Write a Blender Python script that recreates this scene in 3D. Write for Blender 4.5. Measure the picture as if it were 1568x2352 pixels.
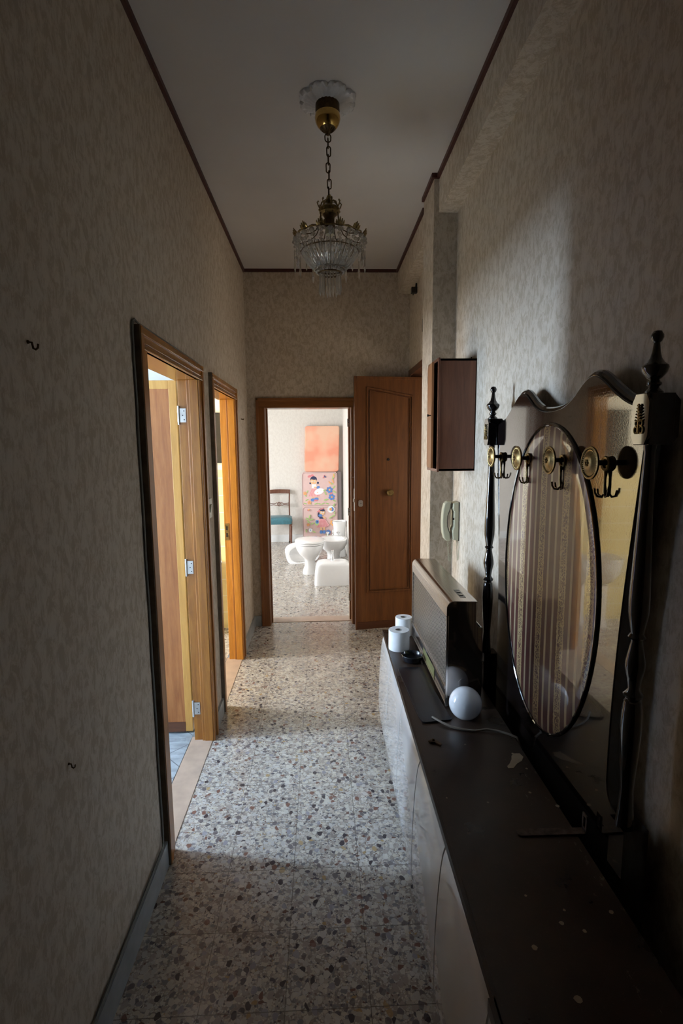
import bpy, math, random
from mathutils import Vector, Matrix
PI = math.pi
random.seed(7)
for o in list(bpy.data.objects): bpy.data.objects.remove(o)
sc = bpy.context.scene
COL = sc.collection

# ------------------------------------------------------------------ camera, world, light, exposure
cam_d = bpy.data.cameras.new('camera'); cam = bpy.data.objects.new('camera', cam_d); COL.objects.link(cam)
cam_d.sensor_fit = 'VERTICAL'; cam_d.sensor_height = 24.0; cam_d.sensor_width = 16.0
cam_d.lens = 24.0 * 1170.49 / 2352; cam_d.clip_start = 0.02; cam_d.clip_end = 60
cam.matrix_world = Matrix(((0.99916972, 0.01459809, -0.03803629, 0), (-0.03960528, 0.12908823, -0.99084189, 0),
                           (-0.00955436, 0.99152565, 0.12955921, 1.62004), (0, 0, 0, 1)))
sc.camera = cam
w = bpy.data.worlds.new('world'); sc.world = w; w.use_nodes = True
w.node_tree.nodes['Background'].inputs[0].default_value = (0.62, 0.74, 0.9, 1)
w.node_tree.nodes['Background'].inputs[1].default_value = 0.5

def area(name, loc, direction, sx, sz, power, color, spread=180):
    d = bpy.data.lights.new(name, 'AREA'); d.shape = 'RECTANGLE'; d.size = sx; d.size_y = sz
    d.energy = power; d.color = color; d.spread = math.radians(spread)
    o = bpy.data.objects.new(name, d); COL.objects.link(o); o.location = loc
    o.rotation_euler = Vector(direction).to_track_quat('-Z', 'Y').to_euler()
    return o
# daylight coming in at the windows of the side rooms and of the room at the end
area('kitchen_window_daylight', (-3.30, 2.40, 1.50), (1, 0, -0.05), 0.30, 1.20, 108, (0.58, 0.76, 1.0))
area('kitchen_window_skylight', (-3.30, 1.55, 1.50), (1, 0, -0.05), 1.0, 1.20, 24, (0.60, 0.78, 1.0))
area('bathroom_window_daylight', (-2.98, 3.52, 1.55), (1, 0, -0.05), 0.42, 1.0, 55, (0.95, 0.96, 1.0))
area('end_room_window_daylight', (-3.90, 6.1, 1.55), (1, -0.2, -1.25), 2.2, 1.2, 135, (0.93, 0.96, 1.0))
area('landing_window_daylight', (1.80, 3.75, 1.25), (-1, 0.05, -0.05), 0.5, 0.9, 4, (1.0, 0.84, 0.66))
sl = bpy.data.lights.new('sun', 'SUN'); sl.energy = 28; sl.angle = 0.02; sl.color = (1.0, 0.93, 0.82)
so = bpy.data.objects.new('sun', sl); COL.objects.link(so); so.rotation_euler = Vector((1, -0.05, -1.25)).to_track_quat('-Z', 'Y').to_euler()
sc.view_settings.view_transform = 'Standard'; sc.view_settings.look = 'None'
sc.view_settings.exposure = 0.88; sc.view_settings.gamma = 1.0; sc.view_settings.use_curve_mapping = False

# ------------------------------------------------------------------ materials
class NT:
    def __init__(s, name):
        s.m = bpy.data.materials.new(name); s.m.use_nodes = True; s.t = s.m.node_tree
        s.b = s.t.nodes['Principled BSDF']
        s.geo = None
    def n(s, typ, **kw):
        nd = s.t.nodes.new('ShaderNode' + typ)
        for k, v in kw.items():
            if k in nd.inputs.keys(): nd.inputs[k].default_value = v
            else: setattr(nd, k, v)
        return nd
    def l(s, a, b): s.t.links.new(a, b)
    def pos(s):
        if not s.geo: s.geo = s.n('TexCoord')
        return s.geo.outputs['Object']
    def map(s, scale=(1, 1, 1), loc=(0, 0, 0), rot=(0, 0, 0), src=None):
        mp = s.n('Mapping'); mp.inputs['Scale'].default_value = scale; mp.inputs['Location'].default_value = loc
        mp.inputs['Rotation'].default_value = rot
        s.l(src or s.pos(), mp.inputs['Vector']); return mp.outputs[0]
    def noise(s, vec, scale, detail=4, rough=0.55, dist=0.0):
        nd = s.n('TexNoise', Scale=scale, Detail=detail, Roughness=rough, Distortion=dist)
        s.l(vec, nd.inputs['Vector']); return nd.outputs['Fac']
    def ramp(s, fac, stops, interp='LINEAR'):
        r = s.n('ValToRGB'); cr = r.color_ramp; cr.interpolation = interp
        while len(cr.elements) > 1: cr.elements.remove(cr.elements[-1])
        cr.elements[0].position = stops[0][0]; cr.elements[0].color = (*stops[0][1], 1)
        for p, c in stops[1:]:
            e = cr.elements.new(p); e.color = (*c, 1)
        s.l(fac, r.inputs[0]); return r.outputs[0]
    def math(s, op, a, b=None, c=None):
        nd = s.n('Math', operation=op)
        for i, x in enumerate((a, b, c)):
            if x is None: continue
            if isinstance(x, (int, float)): nd.inputs[i].default_value = x
            else: s.l(x, nd.inputs[i])
        return nd.outputs[0]
    def mix(s, fac, a, b, mode='MIX'):
        nd = s.n('Mix', data_type='RGBA', blend_type=mode)
        for inp, x in ((nd.inputs[0], fac), (nd.inputs[6], a), (nd.inputs[7], b)):
            if isinstance(x, (int, float)): inp.default_value = x
            elif isinstance(x, tuple): inp.default_value = (*x, 1)
            else: s.l(x, inp)
        return nd.outputs[2]
    def bump(s, h, strength=0.3, dist=0.002):
        b = s.n('Bump', Strength=strength, Distance=dist); s.l(h, b.inputs['Height'])
        s.l(b.outputs[0], s.b.inputs['Normal']); return b
    def col(s, c):
        if isinstance(c, tuple): s.b.inputs['Base Color'].default_value = (*c, 1)
        else: s.l(c, s.b.inputs['Base Color'])
    def set(s, **kw):
        for k, v in kw.items():
            k = k.replace('_', ' ')
            if isinstance(v, (int, float, tuple)): s.b.inputs[k].default_value = v
            else: s.l(v, s.b.inputs[k])
        return s.m

def plain(name, c, rough=0.5, metal=0.0, var=0.08, coat=0.0, spec=0.5, scale=30.0):
    t = NT(name)
    n = t.noise(t.pos(), scale, 3)
    lo = tuple(x * (1 - var) for x in c); hi = tuple(min(1, x * (1 + var)) for x in c)
    t.col(t.ramp(n, [(0.3, lo), (0.7, hi)]))
    t.set(Roughness=rough, Metallic=metal, Coat_Weight=coat, Specular_IOR_Level=spec)
    return t.m

def wallpaper(name, a, b):
    t = NT(name)
    v = t.map((8, 8, 5)); n1 = t.noise(v, 4.2, 7, 0.72, 0.5)
    v2 = t.map((60, 60, 9)); n2 = t.noise(v2, 3, 3, 0.6)
    f = t.math('ADD', t.math('MULTIPLY', n1, 0.8), t.math('MULTIPLY', n2, 0.2))
    t.col(t.ramp(f, [(0.44, a), (0.49, tuple((x + y) / 2 for x, y in zip(a, b))), (0.56, b)]))
    t.bump(n1, 0.15, 0.001)
    t.set(Roughness=t.math('SUBTRACT', 0.85, t.math('MULTIPLY', n1, 0.3)), Specular_IOR_Level=0.25)
    return t.m

def wood(name, dark, mid, light, rough=0.35, axis='Z', scale=1.0, coat=0.0):
    t = NT(name)
    s = {'Z': (14, 14, 0.9), 'Y': (14, 0.9, 14), 'X': (0.9, 14, 14)}[axis]
    s = tuple(x * scale for x in s)
    v = t.map(s); n = t.noise(v, 2.2, 6, 0.6, 0.9)
    v2 = t.map(tuple(x * 6 for x in s)); n2 = t.noise(v2, 3.0, 3, 0.7)
    f = t.math('ADD', t.math('MULTIPLY', n, 0.7), t.math('MULTIPLY', n2, 0.3))
    t.col(t.ramp(f, [(0.33, dark), (0.5, mid), (0.66, light)]))
    t.bump(n2, 0.08, 0.001)
    t.set(Roughness=rough, Coat_Weight=coat, Coat_Roughness=0.12)
    return t.m

def terrazzo(name):
    t = NT(name)
    base = t.pos()
    # warp so chips get irregular outlines
    nz = t.n('TexNoise', Scale=22.0, Detail=2.0); t.l(base, nz.inputs['Vector'])
    wv = t.n('VectorMath', operation='MULTIPLY_ADD'); t.l(nz.outputs['Color'], wv.inputs[0])
    wv.inputs[1].default_value = (0.018, 0.018, 0); t.l(base, wv.inputs[2])
    def chips(scale, thr_lo, thr_hi, sx=1.0, rot=0.0):
        v = t.map((scale * sx, scale, 1), rot=(0, 0, rot), loc=(scale * .37, scale * .13, 0), src=wv.outputs[0])
        vo = t.n('TexVoronoi', voronoi_dimensions='2D', feature='F1', Scale=1.0); t.l(v, vo.inputs['Vector'])
        ve = t.n('TexVoronoi', voronoi_dimensions='2D', feature='DISTANCE_TO_EDGE', Scale=1.0); t.l(v, ve.inputs['Vector'])
        sep = t.n('SeparateColor'); t.l(vo.outputs['Color'], sep.inputs[0])
        edge = t.math('GREATER_THAN', ve.outputs['Distance'], thr_lo)
        near = t.math('LESS_THAN', vo.outputs['Distance'], thr_hi)
        return sep, t.math('MULTIPLY', edge, near)
    pal = [(0.0, (0.46, 0.42, 0.37)), (0.14, (0.60, 0.56, 0.49)), (0.30, (0.35, 0.31, 0.27)), (0.42, (0.52, 0.50, 0.47)),
           (0.55, (0.27, 0.235, 0.21)), (0.64, (0.56, 0.51, 0.42)), (0.76, (0.22, 0.21, 0.215)), (0.84, (0.46, 0.40, 0.34)), (0.92, (0.11, 0.10, 0.11)), (0.965, (0.16, 0.09, 0.07)), (0.99, (0.40, 0.28, 0.14))]
    fine, fm = chips(150, 0.05, 0.6)
    c = t.mix(fm, (0.30, 0.265, 0.23), t.ramp(fine.outputs[0], pal, 'CONSTANT'))
    s2, m2 = chips(74, 0.045, 0.54, 0.8, 0.5)
    gate2 = t.math('MULTIPLY', m2, t.math('GREATER_THAN', s2.outputs[1], 0.42))
    c = t.mix(gate2, c, t.ramp(s2.outputs[0], pal, 'CONSTANT'))
    s3, m3 = chips(38, 0.05, 0.47, 1.25, 1.1)
    gate3 = t.math('MULTIPLY', m3, t.math('GREATER_THAN', s3.outputs[1], 0.66))
    pal3 = [(0.0, (0.56, 0.53, 0.47)), (0.25, (0.38, 0.33, 0.29)), (0.4, (0.50, 0.47, 0.44)), (0.55, (0.16, 0.14, 0.14)), (0.68, (0.30, 0.29, 0.31)), (0.78, (0.20, 0.105, 0.08)), (0.86, (0.06, 0.05, 0.055)), (0.975, (0.42, 0.30, 0.16))]
    c = t.mix(gate3, c, t.ramp(s3.outputs[0], pal3, 'CONSTANT'))
    # joints of the 25 cm tiles
    sx = t.n('SeparateXYZ'); t.l(base, sx.inputs[0])
    def joint(v, off):
        q = t.math('MULTIPLY', t.math('SUBTRACT', v, off), 4.0)
        fr = t.math('FRACT', q); d = t.math('MINIMUM', fr, t.math('SUBTRACT', 1.0, fr))
        return t.math('LESS_THAN', d, 0.0052)
    j = t.math('MAXIMUM', joint(sx.outputs[0], -0.3786 - 5), joint(sx.outputs[1], 1.2795 - 10))
    c = t.mix(t.math('MULTIPLY', j, 0.75), c, (0.10, 0.085, 0.07))
    big = t.noise(t.map((1, 1, 1)), 3.0, 4)
    c = t.mix(0.35, c, t.ramp(big, [(0.3, (0.72, 0.70, 0.66)), (0.7, (1, 1, 1))]), 'MULTIPLY')
    t.col(c)
    t.set(Roughness=t.ramp(t.noise(t.map((1, 1, 1)), 14, 5), [(0.3, (0.17,) * 3), (0.7, (0.33,) * 3)]), Specular_IOR_Level=0.55)
    return t.m

def tiles(name, c, joint_c, size, rough=0.2, diag=False, axes=(0, 2), var=0.05, width=0.02):
    t = NT(name)
    v = t.map(rot=(0, 0, PI / 4 if diag else 0))
    sx = t.n('SeparateXYZ'); t.l(v, sx.inputs[0])
    ds = []
    for k, a in enumerate(axes):
        q = t.math('DIVIDE', sx.outputs[a], size[k]); fr = t.math('FRACT', q)
        ds.append(t.math('LESS_THAN', t.math('MINIMUM', fr, t.math('SUBTRACT', 1.0, fr)), width))
    n = t.noise(t.map((3, 12, 8)), 2.0, 5, 0.6, 1.0)
    cc = t.ramp(n, [(0.35, tuple(x * (1 - var) for x in c)), (0.65, tuple(min(1, x * (1 + var)) for x in c))])
    t.col(t.mix(t.math('MAXIMUM', ds[0], ds[1]), cc, joint_c)); t.set(Roughness=rough)
    return t.m

M = {}
M['paper'] = wallpaper('corridor wallpaper', (0.438, 0.362, 0.272), (0.582, 0.507, 0.412))
M['paper_pale'] = wallpaper('end room wallpaper', (0.63, 0.605, 0.565), (0.68, 0.66, 0.62))
M['ceil'] = plain('ceiling paint', (0.56, 0.53, 0.50), 0.9, var=0.03, scale=3)
M['plaster'] = plain('white plaster', (0.62, 0.60, 0.58), 0.8)
M['white_wall'] = plain('white wall paint', (0.72, 0.74, 0.74), 0.85, var=0.03)
M['cream_wall'] = plain('cream wall paint', (0.80, 0.74, 0.58), 0.85, var=0.03)
M['terrazzo'] = terrazzo('terrazzo tiles')
M['kitchen_floor'] = tiles('kitchen floor tiles', (0.30, 0.34, 0.36), (0.12, 0.14, 0.15), (0.2, 0.2), 0.3, True, (0, 1), 0.3, 0.012)
M['blue_tiles'] = tiles('blue wall tiles', (0.10, 0.13, 0.26), (0.45, 0.47, 0.5), (0.15, 0.10), 0.15, False, (0, 2))
M['yellow_tiles'] = tiles('yellow wall tiles', (0.80, 0.66, 0.32), (0.85, 0.8, 0.65), (0.075, 0.15), 0.15, False, (0, 2), 0.03)
M['marble'] = plain('beige marble threshold', (0.44, 0.33, 0.25), 0.3, var=0.12, scale=12)
M['base_marble'] = plain('grey marble skirting', (0.30, 0.32, 0.32), 0.3, var=0.2, scale=14)
M['dark_red'] = plain('dark red wood cornice', (0.060, 0.014, 0.010), 0.5, var=0.2)
M['casing'] = wood('orange wood casing', (0.22, 0.075, 0.010), (0.34, 0.130, 0.018), (0.43, 0.18, 0.030), 0.36, coat=0.06)
M['casing_h'] = wood('orange wood casing head', (0.22, 0.075, 0.010), (0.34, 0.130, 0.018), (0.43, 0.18, 0.030), 0.25, 'Y', coat=0.2)
M['casing_x'] = wood('brown wood casing head', (0.13, 0.047, 0.013), (0.21, 0.082, 0.022), (0.27, 0.11, 0.035), 0.3, 'X', coat=0.2)
M['casing_d'] = wood('brown wood casing', (0.13, 0.047, 0.013), (0.21, 0.082, 0.022), (0.27, 0.11, 0.035), 0.3, coat=0.2)
M['dusty'] = plain('dusty brown edge', (0.17, 0.125, 0.08), 0.9, var=0.2)
M['veneer'] = wood('reddish brown veneer', (0.24, 0.078, 0.018), (0.34, 0.125, 0.032), (0.42, 0.17, 0.05), 0.4)
M['pale_wood'] = wood('pale edge lipping', (0.42, 0.21, 0.045), (0.52, 0.28, 0.065), (0.60, 0.34, 0.09), 0.4)
M['entrance'] = wood('brown entrance door veneer', (0.105, 0.034, 0.007), (0.165, 0.057, 0.012), (0.215, 0.08, 0.018), 0.42, coat=0.08)
M['entrance_d'] = wood('dark brown kickboard', (0.07, 0.022, 0.008), (0.10, 0.034, 0.012), (0.13, 0.045, 0.016), 0.4, 'X')
M['mahog'] = wood('mahogany cabinet', (0.115, 0.038, 0.02), (0.17, 0.06, 0.03), (0.22, 0.085, 0.042), 0.35, coat=0.15)
M['mahog_l'] = wood('lighter mahogany cabinet door', (0.25, 0.10, 0.035), (0.35, 0.15, 0.06), (0.42, 0.19, 0.08), 0.35, coat=0.15)
M['steel'] = plain('zinc plated steel', (0.55, 0.53, 0.50), 0.35, 0.9)
M['black'] = plain('black iron', (0.02, 0.018, 0.018), 0.4, 0.3)
M['brass'] = plain('polished brass', (0.62, 0.40, 0.12), 0.16, 1.0, var=0.1)
M['brass_old'] = plain('old brass', (0.28, 0.20, 0.085), 0.38, 1.0, var=0.35, scale=80)
M['bronze'] = plain('dark bronze', (0.10, 0.062, 0.028), 0.45, 0.9, var=0.3, scale=80)
M['chrome'] = plain('chrome', (0.75, 0.76, 0.78), 0.08, 1.0, var=0.02)
M['ceramic'] = plain('white ceramic', (0.84, 0.84, 0.84), 0.08, var=0.01, coat=0.3)
M['paper_white'] = plain('toilet paper', (0.80, 0.80, 0.80), 0.9, var=0.04)
M['card'] = plain('grey cardboard tube', (0.38, 0.35, 0.31), 0.9)
M['blackplastic'] = plain('black plastic', (0.012, 0.012, 0.015), 0.22, var=0.1)
M['opal'] = plain('opal white glass', (0.80, 0.82, 0.84), 0.05, var=0.01, coat=0.6)
M['opal'].node_tree.nodes['Principled BSDF'].inputs['Subsurface Weight'].default_value = 0.9
M['opal'].node_tree.nodes['Principled BSDF'].inputs['Subsurface Radius'].default_value = (0.06, 0.06, 0.06)
M['opal'].node_tree.nodes['Principled BSDF'].inputs['Subsurface Scale'].default_value = 1.0
M['ivory'] = plain('yellowed ivory plastic', (0.52, 0.50, 0.36), 0.35, var=0.03)
M['ivory_d'] = plain('brown grey plastic', (0.10, 0.085, 0.07), 0.5)
M['teal'] = plain('teal leatherette', (0.05, 0.16, 0.20), 0.35, var=0.15)
M['chairwood'] = wood('chair wood', (0.09, 0.032, 0.018), (0.13, 0.05, 0.028), (0.18, 0.075, 0.042), 0.3, coat=0.3)
M['cable'] = plain('brown grey cable', (0.20, 0.165, 0.125), 0.6)
M['cable_d'] = plain('dark green grey cable', (0.13, 0.13, 0.11), 0.5)
M['darkglass'] = plain('dark mirror glass', (0.025, 0.02, 0.015), 0.15)
M['yellowgreen'] = plain('olive metal plate', (0.20, 0.19, 0.08), 0.4, 0.3)
M['filler'] = plain('old filler', (0.40, 0.31, 0.21), 0.9)

def glass():
    t = NT('crystal glass'); t.col((0.80, 0.76, 0.69))
    t.set(Roughness=0.05, Transmission_Weight=0.78, IOR=1.45, Specular_IOR_Level=0.6); return t.m
M['crystal'] = glass()

def lacquer(name, c, bump=0.05):
    t = NT(name); t.col(c); n = t.noise(t.map((1, 1, 0.6)), 260, 2)
    t.bump(n, bump, 0.0012); t.set(Roughness=0.05, Specular_IOR_Level=0.6, Coat_Weight=1.0, Coat_Roughness=0.03, Coat_IOR=1.42); return t.m
M['lacquer'] = lacquer('black brown lacquer', (0.008, 0.0055, 0.005), 0.10)
M['lacquer_post'] = lacquer('black turned lacquer', (0.005, 0.004, 0.004), 0.0)
t = NT('brown mirror finish end panel'); t.col(t.ramp(t.noise(t.pos(), 20), [(0.3, (0.28, 0.25, 0.23)), (0.7, (0.31, 0.28, 0.26))])); M['heater_end'] = t.set(Roughness=0.05, Metallic=0.9)
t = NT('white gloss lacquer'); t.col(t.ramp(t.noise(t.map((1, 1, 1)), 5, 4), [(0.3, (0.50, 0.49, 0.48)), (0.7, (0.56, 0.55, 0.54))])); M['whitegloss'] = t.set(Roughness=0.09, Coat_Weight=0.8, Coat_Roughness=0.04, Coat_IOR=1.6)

def fabric():
    t = NT('striped brocade under clear plastic')
    sx = t.n('SeparateXYZ'); t.l(t.pos(), sx.inputs[0]); y = sx.outputs[1]; z = sx.outputs[2]
    def band(center, half, src=None, period=0.148):
        q = t.math('FRACT', t.math('ADD', t.math('DIVIDE', t.math('SUBTRACT', src or y, 1.416 + center), period), 100.5))
        d = t.math('ABSOLUTE', t.math('SUBTRACT', q, 0.5))
        return t.math('LESS_THAN', d, half / period)
    n = t.noise(t.map((1, 1, 1)), 150, 3, 0.7)
    wob = t.math('ADD', y, t.math('MULTIPLY', t.math('SUBTRACT', n, 0.5), 0.012))
    lace = band(0, 0.021, wob)
    # small flower shapes inside the lace band
    v = t.map((0, 62, 48)); vo = t.n('TexVoronoi', feature='F1', Scale=1.6); t.l(v, vo.inputs['Vector'])
    fl = t.math('GREATER_THAN', t.math('SINE', t.math('MULTIPLY', vo.outputs['Distance'], 14)), 0.0)
    lace_edge = t.math('SUBTRACT', band(0, 0.021, wob), band(0, 0.014, wob))
    lm = t.math('MAXIMUM', t.math('MULTIPLY', lace, fl), lace_edge)
    s = t.math('MAXIMUM', band(0.052, 0.0062), band(-0.052, 0.0062))
    f = t.math('MAXIMUM', lm, s)
    c = t.mix(f, (0.095, 0.032, 0.026), t.mix(s, (0.46, 0.34, 0.17), (0.42, 0.33, 0.20)))
    t.col(c); t.bump(t.noise(t.map((1, 1, 0.4)), 60, 3), 0.06, 0.002)
    return t.set(Roughness=0.35, Coat_Weight=1.0, Coat_Roughness=0.035, Coat_IOR=1.62)
M['fabric'] = fabric()

def mesh_grille():
    t = NT('perforated steel grille')
    sx = t.n('SeparateXYZ'); t.l(t.pos(), sx.inputs[0]); y = sx.outputs[1]; z = sx.outputs[2]
    a = t.math('SINE', t.math('MULTIPLY', t.math('ADD', y, t.math('MULTIPLY', z, 0.75)), 2 * PI / 0.0165))
    b = t.math('SINE', t.math('MULTIPLY', t.math('SUBTRACT', y, t.math('MULTIPLY', z, 0.75)), 2 * PI / 0.0165))
    h = t.math('ADD', a, b)
    f = t.math('GREATER_THAN', h, 0.35)
    t.col(t.mix(f, (0.012, 0.011, 0.010), (0.50, 0.46, 0.42)))
    t.bump(h, 0.6, 0.002)
    return t.set(Roughness=0.3, Metallic=f)
M['grille'] = mesh_grille()

def brushed():
    t = NT('brushed stainless steel'); n = t.noise(t.map((220, 2.5, 220)), 1.5, 3)
    t.col(t.ramp(n, [(0.3, (0.42, 0.37, 0.33)), (0.7, (0.62, 0.57, 0.52))])); t.bump(n, 0.05, 0.0005)
    return t.set(Roughness=0.24, Metallic=1.0)
M['brushed'] = brushed()

def worn_top():
    t = NT('worn dark brown laminate'); p = t.map((1, 1, 1))
    n = t.noise(p, 5, 5, 0.6); c = t.ramp(n, [(0.35, (0.026, 0.014, 0.009)), (0.65, (0.058, 0.034, 0.022))])
    fine = t.noise(p, 190, 2); c = t.mix(t.math('MULTIPLY', t.math('GREATER_THAN', fine, 0.66), 0.35), c, (0.10, 0.07, 0.05))
    # paint drips
    vo = t.n('TexVoronoi', feature='F1', Scale=11.0); t.l(p, vo.inputs['Vector'])
    sep = t.n('SeparateColor'); t.l(vo.outputs['Color'], sep.inputs[0])
    dot = t.math('MULTIPLY', t.math('LESS_THAN', vo.outputs['Distance'], 0.052), t.math('GREATER_THAN', sep.outputs[0], 0.45))
    c = t.mix(t.math('MULTIPLY', dot, 0.7), c, (0.28, 0.22, 0.15))
    # scuffs of old paint along the back edge, near the camera end
    sx = t.n('SeparateXYZ'); t.l(p, sx.inputs[0])
    back = t.math('GREATER_THAN', sx.outputs[0], 0.27); near = t.math('LESS_THAN', sx.outputs[1], -0.02)
    sc1 = t.noise(t.map((22, 9, 1), rot=(0, 0, 0.5)), 1.4, 6, 0.75)
    patch = t.math('MULTIPLY', t.math('GREATER_THAN', sc1, 0.62), t.math('MULTIPLY', back, near))
    c = t.mix(t.math('MULTIPLY', patch, 0.55), c, (0.22, 0.18, 0.13))
    t.col(c)
    return t.set(Roughness=t.ramp(n, [(0.3, (0.24,) * 3), (0.7, (0.42,) * 3)]))
M['worn'] = worn_top()

# ------------------------------------------------------------------ mesh helpers
class MB:
    def __init__(s): s.v = []; s.f = []; s.mi = []; s.mats = []; s.cur = 0; s.X = Matrix.Identity(4)
    def mat(s, m):
        m = M[m] if isinstance(m, str) else m
        if m not in s.mats: s.mats.append(m)
        s.cur = s.mats.index(m); return s
    def add(s, vs, fs):
        o = len(s.v); s.v += [tuple(s.X @ Vector(p)) for p in vs]
        for f in fs: s.f.append(tuple(i + o for i in f)); s.mi.append(s.cur)
        return s
    def box(s, x0, x1, y0, y1, z0, z1):
        vs = [(x, y, z) for z in (z0, z1) for y in (y0, y1) for x in (x0, x1)]
        return s.add(vs, [(0, 2, 3, 1), (4, 5, 7, 6), (0, 1, 5, 4), (2, 6, 7, 3), (0, 4, 6, 2), (1, 3, 7, 5)])
    def lathe(s, prof, n=24, c=(0, 0, 0), axis='Z', a0=0.0):
        # prof: list of (r, h)
        vs = []; fs = []; m = len(prof)
        for i in range(n):
            a = a0 + 2 * PI * i / n
            for r, h in prof:
                p = (r * math.cos(a), r * math.sin(a), h)
                if axis == 'X': p = (h, r * math.cos(a), r * math.sin(a))
                if axis == 'Y': p = (r * math.cos(a), h, r * math.sin(a))
                vs.append((c[0] + p[0], c[1] + p[1], c[2] + p[2]))
        for i in range(n):
            j = (i + 1) % n
            for k in range(m - 1): fs.append((i * m + k, j * m + k, j * m + k + 1, i * m + k + 1))
        if prof[0][0] > 1e-6: fs.append(tuple(i * m for i in range(n))[::-1])
        if prof[-1][0] > 1e-6: fs.append(tuple(i * m + m - 1 for i in range(n)))
        return s.add(vs, fs)
    def sphere(s, c, r, n=20, sq=1.0):
        k = n // 2
        return s.lathe([(max(1e-7, r * math.sin(PI * i / k)), -r * sq * math.cos(PI * i / k)) for i in range(k + 1)], n, c)
    def tube(s, pts, r, n=8, closed=False):
        pts = [Vector(p) for p in pts]; rs = r if isinstance(r, (list, tuple)) else [r] * len(pts)
        m = len(pts); vs = []; up = None
        for i, p in enumerate(pts):
            if closed: d = (pts[(i + 1) % m] - pts[i - 1])
            else: d = (pts[min(i + 1, m - 1)] - pts[max(i - 1, 0)])
            d.normalize()
            if up is None: up = Vector((0, 0, 1)) if abs(d.z) < 0.9 else Vector((1, 0, 0))
            a = d.cross(up); 
            if a.length < 1e-5: a = d.cross(Vector((0.3, 1, 0.2)))
            a.normalize(); b = a.cross(d); up = b
            for k in range(n):
                t = 2 * PI * k / n; vs.append(tuple(p + rs[i] * (math.cos(t) * a + math.sin(t) * b)))
        fs = []
        for i in range(m if closed else m - 1):
            j = (i + 1) % m
            for k in range(n): l = (k + 1) % n; fs.append((i * n + k, j * n + k, j * n + l, i * n + l))
        if not closed: fs.append(tuple(range(n))[::-1]); fs.append(tuple((m - 1) * n + k for k in range(n)))
        return s.add(vs, fs)
    def prism(s, outline, h0, h1, plane='XY'):
        # outline of (a, b); plane XY -> extrude z, XZ -> extrude y, YZ -> extrude x
        n = len(outline)
        def P(a, b, h): return {'XY': (a, b, h), 'XZ': (a, h, b), 'YZ': (h, a, b)}[plane]
        vs = [P(a, b, h0) for a, b in outline] + [P(a, b, h1) for a, b in outline]
        fs = [tuple(range(n))[::-1], tuple(range(n, 2 * n))] + [(i, (i + 1) % n, (i + 1) % n + n, i + n) for i in range(n)]
        return s.add(vs, fs)
    def loft(s, rings, cap=(True, True)):
        n = len(rings[0]); vs = [p for r in rings for p in r]; fs = []
        for i in range(len(rings) - 1):
            for k in range(n): l = (k + 1) % n; fs.append((i * n + k, i * n + l, (i + 1) * n + l, (i + 1) * n + k))
        if cap[0]: fs.append(tuple(range(n))[::-1])
        if cap[1]: fs.append(tuple((len(rings) - 1) * n + k for k in range(n)))
        return s.add(vs, fs)
    def build(s, name, parent=None, smooth=None, bevel=0.0, mat=None, loc=None):
        me = bpy.data.meshes.new(name); 
        org = Vector(loc) if loc else Vector((0, 0, 0))
        me.from_pydata([tuple(Vector(p) - org) for p in s.v], [], s.f)
        if mat: s.mats = [M[mat] if isinstance(mat, str) else mat]
        for m in s.mats: me.materials.append(m)
        if len(s.mats) > 1: me.polygons.foreach_set('material_index', s.mi)
        import bmesh
        bm = bmesh.new(); bm.from_mesh(me); bmesh.ops.recalc_face_normals(bm, faces=bm.faces)
        if smooth:
            for f in bm.faces: f.smooth = True
            for e in bm.edges:
                if len(e.link_faces) == 2 and e.calc_face_angle(0) > smooth: e.smooth = False
        bm.to_mesh(me); bm.free()
        o = bpy.data.objects.new(name, me); COL.objects.link(o)
        if loc: o.location = org
        if bevel:
            b = o.modifiers.new('bevel', 'BEVEL'); b.width = bevel; b.segments = 2; b.limit_method = 'ANGLE'; b.angle_limit = 0.6
        if parent:
            o.parent = parent
        return o

def ring(cx, cy, z, rx, ry, p=2.0, n=32, front=None):
    out = []
    for i in range(n):
        a = 2 * PI * i / n; c, sn = math.cos(a), math.sin(a)
        out.append((cx + rx * math.copysign(abs(c) ** (2 / p), c), cy + ry * math.copysign(abs(sn) ** (2 / p), sn), z))
    return out
def empty(name, loc=(0, 0, 0), label=None, cat=None, group=None, kind=None, rz=0.0, parent=None):
    o = bpy.data.objects.new(name, None); COL.objects.link(o); o.location = loc; o.rotation_euler = (0, 0, rz)
    o.empty_display_size = 0.05
    if parent: o.parent = parent
    return tag(o, label, cat, group, kind)
def tag(o, label=None, cat=None, group=None, kind=None):
    if label: o['label'] = label
    if cat: o['category'] = cat
    if group: o['group'] = group
    if kind: o['kind'] = kind
    return o
def struct(o, label, cat): return tag(o, label, cat, None, 'structure')
def at(root, o):
    """parent o (built in world coordinates) to root, keeping it where it is"""
    o.parent = root; o.matrix_parent_inverse = (Matrix.Translation(root.location) @ root.rotation_euler.to_matrix().to_4x4()).inverted()
    return o
def copy_tree(root, loc, rz=None, group=None, label=None):
    r = root.copy(); COL.objects.link(r); r.location = loc
    if rz is not None: r.rotation_euler.z = rz
    if label: r['label'] = label
    for ch in list(root.children):
        c = ch.copy(); COL.objects.link(c); c.parent = r
        for g in list(ch.children):
            d = g.copy(); COL.objects.link(d); d.parent = c
    return r

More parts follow.
